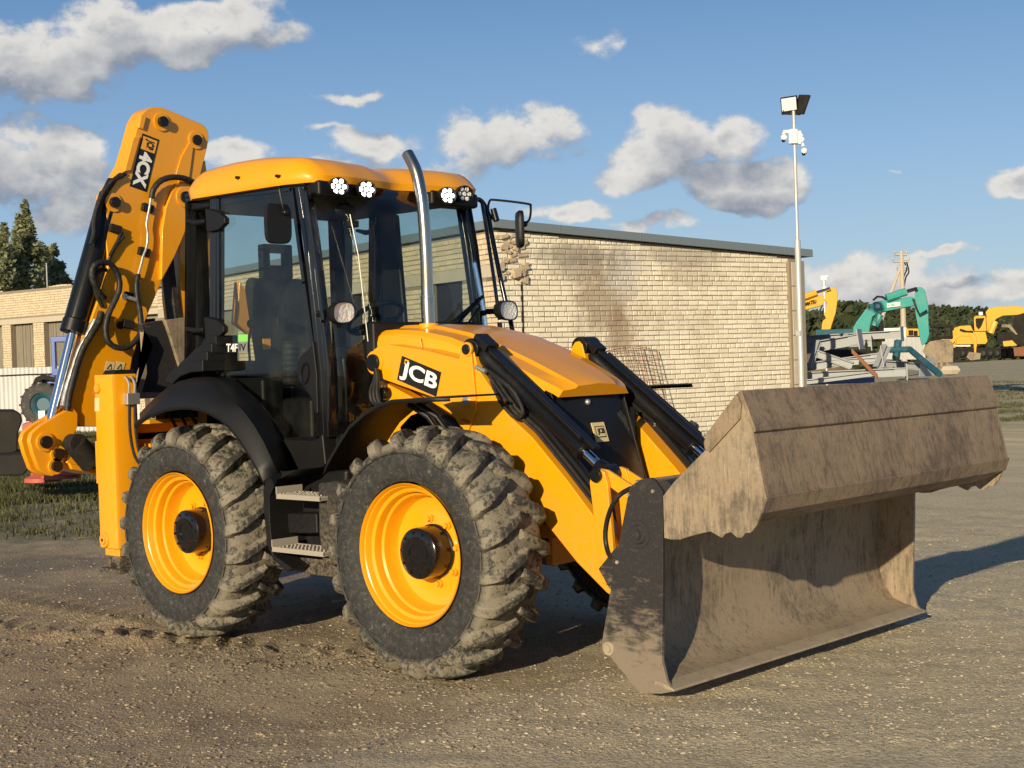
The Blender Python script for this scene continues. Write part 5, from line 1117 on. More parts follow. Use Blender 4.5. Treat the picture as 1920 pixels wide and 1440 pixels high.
def vis(b_):
    c = b_[0][8]+(b_[0][10]-b_[0][8])/2; d_ = c-Vector(CAM); z_ = d_.dot(Vector(cf)); sx_ = PW/2+FPX*d_.dot(Vector(cr))/z_; sy = PH/2-FPX*d_.dot(Vector(cu))/z_
    ok = (sx_ > 985 and sy < 640) or (sx_ > 1200 and sy < 720); return (0 if ok else 1, d_.length)
br.sort(key=vis)
for vs, fs in br[:300]: raw('brick', vs, fs, 'brick', wg)
vs = []; fs = []
for v_, f_ in br[300:]: o_ = len(vs); vs += v_; fs += [tuple(i+o_ for i in f) for f in f_]
tag(raw('brickwork', vs, fs, 'brick', wg), kind='stuff')
# crack at the end pier, spalled brick around it
q = MB(); s0, z0 = gpt(981, 640); s1, z1 = gpt(983, 525); q.obox(O+GX*s0+nG*.013+Vector((0, 0, (z1+.2)/2)), GX*.016, HX*.008, Vector((0, 0, (z1-.2)/2))); q.build('wall_crack', 'dark', wg)
dmg = []; rdm = random.Random(3)
for i in range(46):
    px, py = rdm.uniform(934, 986), rdm.uniform(440, 530)
    if i > 34: px, py = rdm.uniform(960, 992), rdm.uniform(500, 520)
    s0, z0 = gpt(px, py); w_, h_ = rdm.uniform(.04, .11), rdm.uniform(.02, .05); c_ = O+GX*s0+nG*rdm.uniform(.0, .05 if i < 35 else .13)+Vector((0, 0, z0)); a_ = rdm.uniform(-.35, .35)
    gx = (GX*math.cos(a_)+Vector((0, 0, math.sin(a_)))); gz = Vector((0, 0, math.cos(a_)))-GX*math.sin(a_); dmg.append((c_, gx*w_, (nG+gx*rdm.uniform(-.5, .5)).normalized()*.04, gz*h_))
q = MB()
for c_, a_, b_, d_ in dmg:
    P8 = [c_+a_*sa*rdm.uniform(.6, 1.1)+b_*sb*rdm.uniform(.5, 1)+d_*sd2*rdm.uniform(.6, 1.2) for sd2 in (-1, 1) for sa, sb in ((-1, -1), (1, -1), (1, 1), (-1, 1))]; q.hexa(P8)
tag(q.build('broken_brick', 'spall', wg, smooth=0), kind='stuff')
q = MB(); q.obox(O+GX*(gw+.0+(gw2-gw)*.5)-HX*.03+Vector((0, 0, zr/2-.05)), GX*((gw2-gw)*.5+.04), HX*.05, Vector((0, 0, zr/2-.05)))
q.build('corner_pier', 'mortar', BA)
nb = 7
for k in range(nb):
    za, zb_ = k*(zr-.12)/nb+.01, (k+1)*(zr-.12)/nb-.01
    q = MB(); q.obox(O+GX*(gw+(gw2-gw)*.42)-HX*.05+Vector((0, 0, (za+zb_)/2)), GX*((gw2-gw)*.36), HX*.045, Vector((0, 0, (zb_-za)/2))); q.build('pier_block', 'concrete', BA, bevel=.008)
    q = MB(); q.obox(O+GX*(gw2+.03)+HX*.10+Vector((0, 0, (za+zb_)/2)), GX*.05, HX*.15, Vector((0, 0, (zb_-za)/2))); q.build('pier_block', 'concrete', BA, bevel=.008)
# facade seen through the cab and behind the boom
holes = []
for a_, b_ in ((614, 679), (812, 868), (500, 560), (398, 445), (312, 345)):
    s0, _ = fpt(b_, 560); s1, zt = fpt(a_, 560); 
    holes.append((s0, s1, -.2, fpt(840, 530)[1]))
nF = -GX
q = MB(); zt = zl-.02; cuts = sorted(holes); prev = 0; zl2 = holes[0][3]
for (a_, b_, _, _) in cuts: q.hexa([O+HX*prev+Vector((0, 0, -.1)), O+HX*a_+Vector((0, 0, -.1)), O+HX*a_+GX*.3+Vector((0, 0, -.1)), O+HX*prev+GX*.3+Vector((0, 0, -.1)), O+HX*prev+Vector((0, 0, zl2)), O+HX*a_+Vector((0, 0, zl2)), O+HX*a_+GX*.3+Vector((0, 0, zl2)), O+HX*prev+GX*.3+Vector((0, 0, zl2))]); prev = b_
q.hexa([O+HX*prev+Vector((0, 0, -.1)), O+HX*Lf+Vector((0, 0, -.1)), O+HX*Lf+GX*.3+Vector((0, 0, -.1)), O+HX*prev+GX*.3+Vector((0, 0, -.1)), O+HX*prev+Vector((0, 0, zl2)), O+HX*Lf+Vector((0, 0, zl2)), O+HX*Lf+GX*.3+Vector((0, 0, zl2)), O+HX*prev+GX*.3+Vector((0, 0, zl2))])
q.hexa([O+Vector((0, 0, zl2)), O+HX*Lf+Vector((0, 0, zl2)), O+HX*Lf+GX*.3+Vector((0, 0, zl2)), O+GX*.3+Vector((0, 0, zl2)), O+Vector((0, 0, zt)), O+HX*Lf+Vector((0, 0, zt)), O+HX*Lf+GX*.3+Vector((0, 0, zt)), O+GX*.3+Vector((0, 0, zt))])
wf = q.build('facade_wall', 'mortar', BA, smooth=0)
fb_ = wallbricks(O, HX, nF, Lf, lambda s: zl-.05, [(a_, b_, c_, d_+.0) for a_, b_, c_, d_ in holes]+[(0-.1, Lf+.1, zl2, zl2+.24)], True)
vs = []; fs = []
for v_, f_ in fb_: o_ = len(vs); vs += v_; fs += [tuple(i+o_ for i in f) for f in f_]
tag(raw('brickwork', vs, fs, 'brick2', wf), kind='stuff')
q = MB(); q.obox(O+HX*(Lf/2)+nF*.006+Vector((0, 0, zl2+.12)), HX*(Lf/2), GX*.012, Vector((0, 0, .115))); q.build('concrete_lintel', 'concrete', BA)
for a_, b_, _, d_ in holes:
    c_ = O+HX*((a_+b_)/2)+GX*.12+Vector((0, 0, d_/2)); q = MB(); q.obox(c_, HX*((b_-a_)/2), GX*.03, Vector((0, 0, d_/2+.05))); dd = q.build('garage_door', 'grime' if a_ < 12 else 'boards', BA)
# roof
q = MB(); e = .14
def rz(s): return zl+(zr-zl)*s/gw2
sL, sR = -.12, gpt(1515, 475)[0]
th = .155
def RP(s, h_, dz): return O+GX*s+HX*h_+Vector((0, 0, rz(s)+dz))
q.hexa([RP(sL, -e, .0), RP(sR, -e, .0), RP(sR, Lf+.2, .0), RP(sL, Lf+.2, .0), RP(sL, -e, th), RP(sR, -e, th), RP(sR, Lf+.2, th), RP(sL, Lf+.2, th)]); rfo = q.build('roof', 'fascia', BA, smooth=0)
q = MB(); q.hexa([RP(sL, -e-.012, -.004), RP(sR, -e-.012, -.004), RP(sR, -e+.01, -.004), RP(sL, -e+.01, -.004), RP(sL, -e-.012, .02), RP(sR, -e-.012, .02), RP(sR, -e+.01, .02), RP(sL, -e+.01, .02)])
q.build('drip_edge', 'fascia', rfo)
for k in range(4):
    s = gw2*(k+.7)/4; q = MB(); q.obox(RP(s, -e-.004, th/2), GX*.006, HX*.004, Vector((0, 0, th/2))); q.build('fascia_joint', 'fascia', rfo)
# closing walls at the back, out of sight
q = MB(); q.obox(O+GX*gw2*.5+HX*(Lf-.1)+Vector((0, 0, zr/2)), GX*(gw2/2-.32), HX*.1, Vector((0, 0, zr/2-.01))); q.obox(O+GX*(gw2-.1)+HX*(Lf/2+.3)+Vector((0, 0, zr/2-.02)), HX*(Lf/2-.4), GX*.09, Vector((0, 0, zr/2-.03))); q.build('back_wall', 'mortar', BA)
# rebar mesh leaning on the gable
q = MB()
def mp(u, v):   # u 0..1 across, v 0..1 up
    a = gpt(1112+u*120, 640+ (0 if v > .5 else 0)); s = gpt(1105, 700)[0]+(gpt(1225, 700)[0]-gpt(1105, 700)[0])*u+.12*(1-v); z = 1.85*v+.12*math.sin(u*3)*v
    return O+GX*s-HX*(.10+.35*(1-v))+Vector((0, 0, z))
for i in range(11):
    if i in (4,): continue
    q.tube([mp(i/10+.02*math.sin(i*2.1), v/6) for v in range(7)], .006, 5)
for j in range(15): q.tube([mp(u/5, j/14) for u in range(6)], .006, 5)
for i in range(8): q.tube([mp(i/8+.05, v/6)-HX*.05+GX*.08*math.sin(v*.3) for v in range(7)], .005, 5)
rm_ = q.build('rebar_mesh', 'rustbar', None, smooth=0); tag(rm_, 'rusty welded wire mesh leaning on the stained brick gable', 'wire mesh')
# ================================================================== garage row at left
A0, A1 = U(-40, 620, d=62), U(318, 600, d=54); A0.z = A1.z = 0; AX = (A1-A0).normalized(); AL = (A1-A0).length; AN = Vector((AX.y, -AX.x, 0))
if AN.dot(Vector(CAM)-A0) < 0: AN = -AN
def apt(px, py): p = onplane(px, py, A0, AN); return (p-A0).dot(AX), p.z
GR = root('garage_row', tuple(A0), 'distant cream brick garage row with weathered plank doors behind the sheet fence', 'building')
zg = apt(134, 534)[1]; zlt = apt(40, 607)[1]
ztf = lambda s: zg+.06*math.sin(s*1.3)
gh = []
for a_, b_ in ((-30, 5), (21, 63), (83, 126), (146, 190), (208, 250), (268, 308)): s0, s1 = apt(a_, 640)[0], apt(b_, 640)[0]; gh.append((s0, s1, -.2, zlt))
q = MB(); prev = 0
def ahex(s0, s1, z0, z1, d0=0, d1=.35): 
    q.hexa([A0+AX*s0-AN*d0+Vector((0, 0, z0)), A0+AX*s1-AN*d0+Vector((0, 0, z0)), A0+AX*s1-AN*d1+Vector((0, 0, z0)), A0+AX*s0-AN*d1+Vector((0, 0, z0)), A0+AX*s0-AN*d0+Vector((0, 0, z1)), A0+AX*s1-AN*d0+Vector((0, 0, z1)), A0+AX*s1-AN*d1+Vector((0, 0, z1)), A0+AX*s0-AN*d1+Vector((0, 0, z1))])
for (a_, b_, _, _) in gh:
    if a_ > prev: ahex(prev, a_, -.1, zlt)
    prev = b_
ahex(prev, AL, -.1, zlt); ahex(0, AL, zlt+.001, zg-.1); wl_ = q.build('wall', 'mortar', GR, smooth=0)
bb_ = wallbricks(A0, AX, AN, AL, ztf, gh+[(-1, AL+1, zlt, zlt+.22)], True, course=.1, hdr=9)
vs = []; fs = []
for v_, f_ in bb_: o_ = len(vs); vs += v_; fs += [tuple(i+o_ for i in f) for f in f_]
tag(raw('brickwork', vs, fs, 'brick2', wl_), kind='stuff')
q = MB(); ahex(0, AL, zlt+.0, zlt+.22, -.02, .0); q.build('concrete_lintel', 'concrete', GR)
for n_, (a_, b_, _, d_) in enumerate(gh):
    q = MB(); ahex(a_, b_, -.1, d_, .25, .29); dd = q.build('garage_door', 'boards', GR)
    if n_ > 3: continue
    nbd = 9; w = (b_-a_)/nbd
    for k in range(nbd):
        q = MB(); lean = .12*math.sin(k*1.9+n_); s0 = a_+k*w; q.hexa([A0+AX*(s0+.01)-AN*.25+Vector((0, 0, 0)), A0+AX*(s0+w-.01)-AN*.25, A0+AX*(s0+w-.01)-AN*.22, A0+AX*(s0+.01)-AN*.22]+[A0+AX*(s0+.01+lean*.3)-AN*.25+Vector((0, 0, d_-.02)), A0+AX*(s0+w-.01+lean*.3)-AN*.25+Vector((0, 0, d_-.02)), A0+AX*(s0+w-.01+lean*.3)-AN*.22+Vector((0, 0, d_-.02)), A0+AX*(s0+.01+lean*.3)-AN*.22+Vector((0, 0, d_-.02))]); q.build('plank', 'boards', dd)
q = MB(); ahex(0, AL, zg-.099, zg-.02, -.03, 6.); q.build('flat_roof', 'mortar', GR); q = MB(); ahex(.1, AL-.1, 0, zg-.12, 5.6, 5.9); q.build('back_wall', 'mortar', GR)
# ---- sheet metal fence
F0, F1 = U(-40, 700, d=47), U(262, 700, d=43); F0.z = F1.z = 0; FX = (F1-F0).normalized(); FL = (F1-F0).length; FN = Vector((FX.y, -FX.x, 0)); FN = FN if FN.dot(Vector(CAM)-F0) > 0 else -FN
FE = root('sheet_fence', tuple(F0), 'pale grey corrugated sheet metal fence in front of the garages', 'fence')
p = onplane(60, 689, F0, FN); zf = p.z; np_ = 6
for k in range(np_):
    q = MB(); s0, s1 = FL*k/np_+.004, FL*(k+1)/np_-.004; n = 36; vs = []; 
    for i in range(n+1):
        s = s0+(s1-s0)*i/n; ph = (i % 6); off = .022 if ph in (1, 2) else 0 if ph in (4, 5) else .011
        vs += [F0+FX*s+FN*off+Vector((0, 0, -.05)), F0+FX*s+FN*off+Vector((0, 0, zf+.01*(k % 2)))]
    fs = [(2*i, 2*i+2, 2*i+3, 2*i+1) for i in range(n)]; q.add(vs, fs); o_ = q.build('fence_sheet', 'sheet', FE, smooth=0); m_ = o_.modifiers.new('t', 'SOLIDIFY'); m_.thickness = .002
q = MB(); q.tube([F0+FX*(FL*i/6)+FN*.05+Vector((0, 0, zf-.22-.01*(i % 2))) for i in range(5)], .022, 6); q.build('fence_rail', 'grime', FE)
def vpost(px, py, d, h, r, nm, mat, label, cat, z0=None):
    p = U(px, py, d=d); q = MB(); q.cyl((p[0], p[1], -.1), (p[0], p[1], p[2]), r, 8); o_ = q.build(nm, mat); return tag(o_, label, cat)
vpost(87, 493, 66, 0, .03, 'roof_mast', 'galv', 'thin bare metal mast rising behind the garage roof', 'mast')
# ================================================================== trees at left
def tree(name, label, px, top, base_d, blobs, nleaf, ls, mat='leaf', group=None):
    b0 = U(px, 700, d=base_d); b0.z = 0; T = root(name, tuple(b0), label, 'tree', group); zt = U(px, top, d=base_d).z
    q = MB(); q.tube(spline([b0+Vector((0, 0, -.1)), b0+Vector((.1, .05, zt*.35)), b0+Vector((-.05, .1, zt*.7)), Vector((b0.x, b0.y, zt*.95))], 3), [.16-.015*i for i in range(10)], 8)
    for k in range(0):
        z = zt*(.35+.06*k); a = k*2.4; q.tube([b0+Vector((0, 0, z)), b0+Vector((math.cos(a)*1.0, math.sin(a)*1.0, z+.7)), b0+Vector((math.cos(a)*1.7, math.sin(a)*1.7, z+1.6))], [.07, .04, .015], 5)
    q.build('trunk', 'bark', T); vs = []; fs = []
    tot = sum(w for *_, w in blobs)
    for (bx, by, rx, ry, w) in blobs:
        c = U(bx, by, d=base_d); Rx, Rz = rx*base_d/FPX, ry*base_d/FPX; n = int(nleaf*w/tot); subs = [(random.gauss(0, .5), random.gauss(0, .5), random.gauss(0, .5)) for _ in range(16)]
        for i in range(n):
            sc_ = random.choice(subs); v = Vector((sc_[0]+random.gauss(0, .26), sc_[1]+random.gauss(0, .26), sc_[2]+random.gauss(0, .24)))
            if v.length > 1.15: continue
            p = c+Vector((v.x*Rx, v.y*Rx, v.z*Rz)); s = ls*random.uniform(.5, 1.3); a = Vector((random.gauss(0, 1), random.gauss(0, 1), random.gauss(0, .6))).normalized(); b_ = a.orthogonal().normalized(); b_ = Matrix.Rotation(random.uniform(0, 6), 3, a) @ b_
            o_ = len(vs); vs += [p-a*s, p+b_*s*.5, p+a*s, p-b_*s*.5]; fs.append((o_, o_+1, o_+2, o_+3))
    cr_ = raw('crown', vs, fs, mat, T); return T
tree('birch_tree', 'tall spiky birch tree rising highest above the garage roof', 45, 378, 72, [(47, 395, 7, 22, .25), (38, 415, 8, 16, .2), (56, 425, 9, 18, .25), (46, 445, 20, 26, .7), (30, 480, 26, 30, 1.1), (62, 480, 24, 28, 1.0), (40, 525, 46, 28, 1.6)], 7000, .15, group='trees behind the garages')
tree('birch_tree', 'lower rounded birch right of the spiky one behind the garages', 100, 465, 75, [(84, 480, 12, 16, .4), (100, 470, 8, 14, .2), (96, 500, 22, 20, .9), (112, 505, 8, 14, .25), (100, 530, 30, 22, 1.3), (120, 535, 10, 14, .3)], 5500, .15, group='trees behind the garages')
tree('birch_tree', 'birch cut by the left picture edge behind the garages', 2, 430, 70, [(8, 440, 7, 20, .3), (2, 470, 14, 24, .7), (0, 510, 30, 30, 1.5)], 5000, .15, group='trees behind the garages')
# ================================================================== blue tractor, mower, iron troughs at left
def at(px, py, d): return U(px, py, d=d)
dT = 38; c0 = at(115, 760, dT); c0.z = 0; TR = root('blue_tractor', tuple(c0), 'old blue tractor parked behind the backhoe by the sheet fence', 'tractor')
rx_ = Vector((cr[0], cr[1], 0)).normalized(); fx_ = Vector((cf[0], cf[1], 0)).normalized()
def ebox(q, px0, py0, px1, py1, d, dep):
    a, b_ = at(px0, py1, d), at(px1, py0, d); c_ = (a+b_)/2; q.obox(c_+fx_*dep/2, rx_*abs((b_-a).dot(rx_))/2, fx_*dep/2, Vector((0, 0, abs(b_.z-a.z)/2)))
def epoly(q, pts, d, dep):
    P = [at(px, py, d) for px, py in pts]; dv = P[0]-Vector(CAM); dv.z = 0; dv.normalize(); q.prism(list(range(len(P))), lambda i: P[i], lambda i: P[i]+dv*dep)
q = MB(); ebox(q, 97, 640, 103, 700, dT, .12); ebox(q, 128, 636, 133, 700, dT, .12); ebox(q, 94, 630, 138, 642, dT, 1.3); ebox(q, 97, 640, 101, 700, dT+1.2, .1); ebox(q, 97, 690, 137, 705, dT, 1.2); q.build('cab', 'blue', TR, bevel=.02)
q = MB(); ebox(q, 104, 643, 128, 690, dT+.06, .02); q.build('side_window', 'glass', TR)
q = MB(); epoly(q, [(70, 712), (80, 704), (140, 700), (262, 690), (262, 745), (140, 760), (100, 760)], dT+.1, .9); q.build('engine_cover', 'blue', TR, bevel=.03)
q = MB(); epoly(q, [(60, 745), (60, 722), (66, 708), (80, 702), (108, 708), (108, 716), (82, 712), (70, 718), (66, 748)], dT-.1, .5); q.build('mudguard', 'grime', TR, bevel=.02)
def ewheel(cx, cy, r_px, d, w, TRR, hubm='white2'):
    c_ = at(cx, cy, d); r_ = r_px*d/FPX; dd = (fx_*.6+rx_*.8).normalized(); dd = fx_
    q = MB(); q.lathe([(r_*.55, -w/2), (r_*.9, -w/2), (r_, -w*.35), (r_, w*.35), (r_*.9, w/2), (r_*.55, w/2)], 26, closed=True)
    for k in range(16): a = 2*PI*k/16; q.box((r_*math.cos(a)-.03, -w*.45, r_*math.sin(a)-.03), (r_*math.cos(a)+.03, w*.45, r_*math.sin(a)+.03))
    Rm = Matrix.Rotation(math.atan2(fx_.y, fx_.x)-PI/2, 3, 'Z'); q.v = [tuple(c_+Rm @ Vector(v)) for v in q.v]; wo2 = q.build('wheel', 'tyre', TRR)
    q = MB(); q.lathe([(0, -w*.1), (r_*.3, -w*.1), (r_*.5, -w*.4), (r_*.56, -w*.42), (r_*.56, w*.3), (0, w*.3)], 20); q.v = [tuple(c_+Rm @ Vector(v)) for v in q.v]; q.build('rim', hubm, wo2); return wo2
ewheel(82, 758, 40, dT, .4, TR, 'tealdark'); ewheel(215, 765, 32, dT, .3, TR, 'tealdark')
q = MB(); ebox(q, 72, 770, 84, 785, dT-.2, .05); q.build('white_plate', 'white2', TR)
dM = 22.; c0 = at(120, 885, dM); c0.z = 0; MW = root('disc_mower', tuple(c0), 'faded red disc mower lying in the grass behind the stabiliser', 'mower')
q = MB()
for px, py, r in ((165, 868, .28), (140, 873, .30), (112, 882, .32), (80, 888, .28)):
    c_ = at(px, py, dM); c_.z -= .02; q = MB(); q.tube([c_+Vector((0, 0, -.10)), c_+Vector((0, 0, -.04)), c_+Vector((0, 0, .02)), c_+Vector((0, 0, .10))], [r, r*.95, r*.4, r*.2], 18); q.build('mower_disc', 'redpaint', MW)
q = MB(); q.tube([at(60, 893, dM+.2), at(180, 870, dM+.2)], .06, 8); q.build('cutter_bar', 'redpaint', MW)
q = MB(); epoly(q, [(42, 796), (60, 790), (66, 805), (60, 820), (42, 822)], dM+3, .4); q.build('mower_frame', 'redpaint', MW, bevel=.02)
q = MB(); epoly(q, [(-60, 770), (30, 770), (40, 776), (42, 790), (34, 812), (33, 846), (20, 852), (-60, 852)], 19.5, 1.2); tr_ = q.build('iron_trough', 'grime', None, bevel=.03); tag(tr_, 'dark rounded iron trough at the left picture edge, stacked uppermost', 'trough')
q = MB(); epoly(q, [(-60, 855), (60, 850), (62, 872), (50, 884), (44, 892), (-60, 892)], 19., 1.4); tr_ = q.build('iron_trough', 'grime', None, bevel=.03); tag(tr_, 'flat dark iron trough on the grass beneath the rounded one', 'trough')
# ================================================================== lamp mast with cameras
pb_ = U(1496, 700, d=28.6); pt_ = U(1488, 208, d=28.6); lx, ly = pt_[0], pt_[1]
LM = root('lamp_mast', (lx, ly, 0), 'tall galvanised mast with floodlights and white cameras beside the gable', 'lamp post')
zt = pt_[2]; z1 = U(1493, 450, d=28.6)[2]
q = MB(); q.cyl((lx, ly, -.1), (lx, ly, z1), .060, 16); q.cyl((lx, ly, z1), (lx, ly, zt), .034, 12); q.build('pole', 'galv', LM)
q = MB(); q.box((lx-.06, ly-.07, z1-1.9), (lx+.05, ly-.05, z1-1.8)); q.build('pole_band', 'galv', LM)
def dvec(px, py, d=28.6): return U(px, py, d=d)
q = MB(); c_ = dvec(1480, 197); ux = (rx_*.97+Vector((0, 0, .12))).normalized(); fw = (-fx_*.85+rx_*-.35+Vector((0, 0, -.35))).normalized(); uz = fw.cross(ux).normalized()*-1; uz = uz if uz.z > 0 else -uz
q.obox(c_, ux*.165, uz*.17, fw*.03); fl = q.build('floodlight', 'grime', LM, bevel=.006)
q = MB(); q.obox(c_+fw*.033+uz*.025, ux*.145, uz*.125, fw*.003); q.build('light_panel', 'white2', fl)
q = MB(); c2 = dvec(1503, 196); d2 = (rx_*.8+fx_*.5+Vector((0, 0, -.2))).normalized(); u2 = (rx_*.35+Vector((0, 0, .92))).normalized(); s2 = d2.cross(u2).normalized(); q.obox(c2, u2*.20, s2*.15, d2*.03); 
q.build('floodlight', 'grime', LM, bevel=.006)
q = MB(); q.tube([dvec(1468, 206), dvec(1470, 214), dvec(1500, 215), dvec(1506, 205)], .012, 6); q.build('light_bracket', 'grime', LM)
for pts, rad, sph in (([(1488, 246), (1470, 247), (1469, 252)], .035, (1470, 258)), ([(1492, 246), (1500, 250), (1503, 256)], .04, (1503, 262)), ([(1492, 268), (1504, 268), (1506, 274)], .035, (1508, 283))):
    q = MB(); q.tube([dvec(*p_) for p_ in pts], rad, 8); q.sphere(dvec(*sph), .065, 12, 8); cm = q.build('security_camera', 'white2', LM)
    q = MB(); q.sphere(dvec(sph[0]-1, sph[1]+5), .042, 10, 6); q.build('camera_lens', 'blackgloss', cm)
q = MB(); a_, b_ = dvec(1488, 243), dvec(1488, 270); q.cyl((a_[0], a_[1], a_[2]), (b_[0], b_[1], b_[2]), .10, 12); q.obox(dvec(1497, 258), rx_*.05, fx_*.05, Vector((0, 0, .13))); q.build('junction_box', 'white2', LM, bevel=.01)
LM2 = at(1545, 523, 62); q = MB(); q.cyl((LM2[0], LM2[1], -.1), (LM2[0], LM2[1], LM2[2]), .05, 8); L2 = tag(q.build('lamp_mast', 'galv'), 'far thin mast with a white floodlight above the yellow boom', 'lamp post')
L2.location = (0, 0, 0)
q = MB(); q.obox(at(1544, 521, 62), rx_*.13, fx_*.04, Vector((0, 0, .09))); q.build('floodlight', 'white2', L2); q = MB(); q.tube([at(1550, 520, 62), at(1552, 517, 62)], .05, 6); q.sphere(at(1546, 540, 62), .1, 8, 6); q.build('security_camera', 'white2', L2)
# ================================================================== beam pile
def beam(p0, p1, d0, d1, w, h, plate=None, label='', mat='beam', pt=.03):
    a, b_ = at(*p0, d0), at(*p1, d1); D = (b_-a).normalized(); up = Vector((0, 0, 1)); sd_ = D.cross(up).normalized(); up = sd_.cross(D)
    q = MB(); Lh = (b_-a).length/2; c_ = (a+b_)/2
    q.obox(c_+up*(h-.008), D*Lh, sd_*w, up*.010); q.obox(c_-up*(h-.008), D*Lh, sd_*w, up*.010); q.obox(c_, D*Lh, sd_*.010, up*(h-.018))
    o_ = q.build('steel_beam', mat); tag(o_, label, 'steel beam', 'grey steel beams piled beside the gable')
    if plate:
        q = MB(); q.obox(b_+D*.01, D*.012, sd_*w*plate, up*h*plate); q.build('end_plate', mat, o_); q = MB()
        for sa in (-1, 1):
            q = MB(); q.obox(b_-D*.12+sd_*w*.5*sa, D*.12, sd_*.006, up*h*.8); q.build('gusset', mat, o_)
    return o_
beam((1500, 637), (1690, 626), 34, 33, .10, .085, 2.0, 'topmost long grey steel beam ending in a tilted plate at its right')
beam((1500, 655), (1612, 636), 32.6, 32, .12, .12, 1.9, 'thick grey beam with an upright end plate, second from the top')
beam((1510, 652), (1633, 643), 33.4, 33, .10, .08, 2.2, 'thin grey beam just behind the thick one, its plate further right')
beam((1500, 690), (1655, 668), 32, 31.4, .10, .09, 2.6, 'slanting grey beam whose big end plate leans above the rusty angle')
beam((1530, 662), (1598, 686), 31.8, 31.5, .08, .08, None, 'short grey beam lying crosswise through the middle of the pile')
beam((1500, 706), (1698, 697), 31.4, 31, .10, .09, 2.0, 'low grey beam with rust-marked square end plate near the bucket')
beam((1512, 716), (1640, 700), 30.8, 30.6, .08, .05, None, 'lowest grey beam lying flat in front of the pile')
beam((1660, 682), (1737, 688), 33.5, 32.5, .09, .08, 2.6, 'grey beam end with a round-edged plate, furthest right of the pile')
beam((1535, 640), (1518, 690), 31.9, 31.6, .05, .05, None, 'short grey strut standing upright at the left of the pile')
beam((1588, 628), (1580, 645), 33., 32.8, .06, .05, None, 'stub of grey beam standing on top of the pile')
beam((1560, 680), (1640, 676), 31.7, 31.4, .07, .07, None, 'grey beam in the middle of the pile behind the rusty angle')
beam((1662, 648), (1645, 690), 31.3, 31.2, .08, .07, None, 'grey beam stump leaning against the slanting beam')
a, b_ = at(1597, 657, 30.6), at(1645, 706, 30.4); q = MB(); D = (b_-a); q.obox((a+b_)/2, D/2, D.cross(Vector((0, 0, 1))).normalized()*.035, Vector((0, 0, .05))); tag(q.build('rusty_angle', 'rustbar'), 'rusty angle iron leaning diagonally across the grey beams', 'angle iron')
q = MB(); q.tube([at(1668, 656, 32), at(1706, 655, 32), at(1735, 680, 31), at(1762, 702, 30.4)], .07, 8); q.tube([at(1684, 640, 32.2), at(1680, 672, 32)], .09, 8); tag(q.build('teal_pipe', 'tealdark'), 'bent dark teal pipe frame behind the beam pile', 'pipe')
q = MB(); ebox(q, 1508, 700, 1640, 722, 31.8, .6); tag(q.build('blue_skip', 'blue', None, bevel=.02), 'low dark blue skip under the grey beams', 'skip')
q = MB(); q.sphere(at(1780, 694, 31), .2, 6, 4, (1.3, .8, .6)); tag(q.build('concrete_lump', 'concrete', smooth=0), 'pale broken concrete lump on the dirt right of the beams', 'concrete lump')
# ================================================================== excavators
def excav(name, label, base_px, d, parts, texts=()):
    c_ = at(*base_px, d); c_.z = 0; E = root(name, tuple(c_), label, 'excavator')
    made = {}
    for nm, mat, pts, dd, dep in parts:
        q = MB(); epoly(q, pts, d+dd, dep); made[nm] = q.build(nm, mat, E, bevel=.02)
    for nm, mat, pts, dd, r_ in texts:
        q = MB(); q.tube([at(px, py, d+dd) for px, py in pts], r_, 8); q.build(nm, mat, E)
    return E, made
E1, m1 = excav('yellow_excavator', 'yellow excavator half hidden by the gable, arm raised beside the mast', (1480, 660), 45, [
    ('boom', 'cyellow', [(1440, 600), (1460, 575), (1490, 560), (1528, 552), (1543, 553), (1547, 564), (1541, 573), (1507, 582), (1480, 598), (1470, 615), (1450, 630)], 0, .5),
    ('arm', 'cyellow', [(1554, 541), (1560, 538), (1567, 541), (1571, 549), (1570, 566), (1567, 587), (1560, 608), (1553, 632), (1539, 634), (1541, 610), (1545, 590), (1551, 569), (1546, 562), (1548, 550)], .05, .4),
    ('bucket', 'grime', [(1534, 634), (1556, 632), (1560, 650), (1548, 668), (1530, 664)], 0, .9),
    ('body', 'cyellow', [(1380, 620), (1470, 618), (1480, 650), (1380, 652)], .2, 2.2), ('cab', 'grime', [(1430, 580), (1465, 578), (1470, 618), (1430, 620)], -.3, .8), ('crawler_track', 'grime', [(1370, 655), (1490, 655), (1498, 665), (1485, 680), (1375, 680), (1362, 668)], -.4, 2.8)],
    [('ram', 'cyellow', [(1500, 560), (1530, 549)], -.05, .10), ('ram_rod', 'chrome', [(1530, 549), (1556, 541)], -.05, .05), ('hose', 'hose', [(1542, 572), (1536, 585), (1538, 600), (1546, 592)], -.1, .03)])
p0, p1, p2 = at(1501, 577, 44.95), at(1530, 569, 44.95), at(1501, 568, 44.95); text('KOMATSU', [p0, p1, p2], 'grime', 'lettering', m1['boom'], fill=(1, .8), bold=.03, lift=.01, ext=.004)
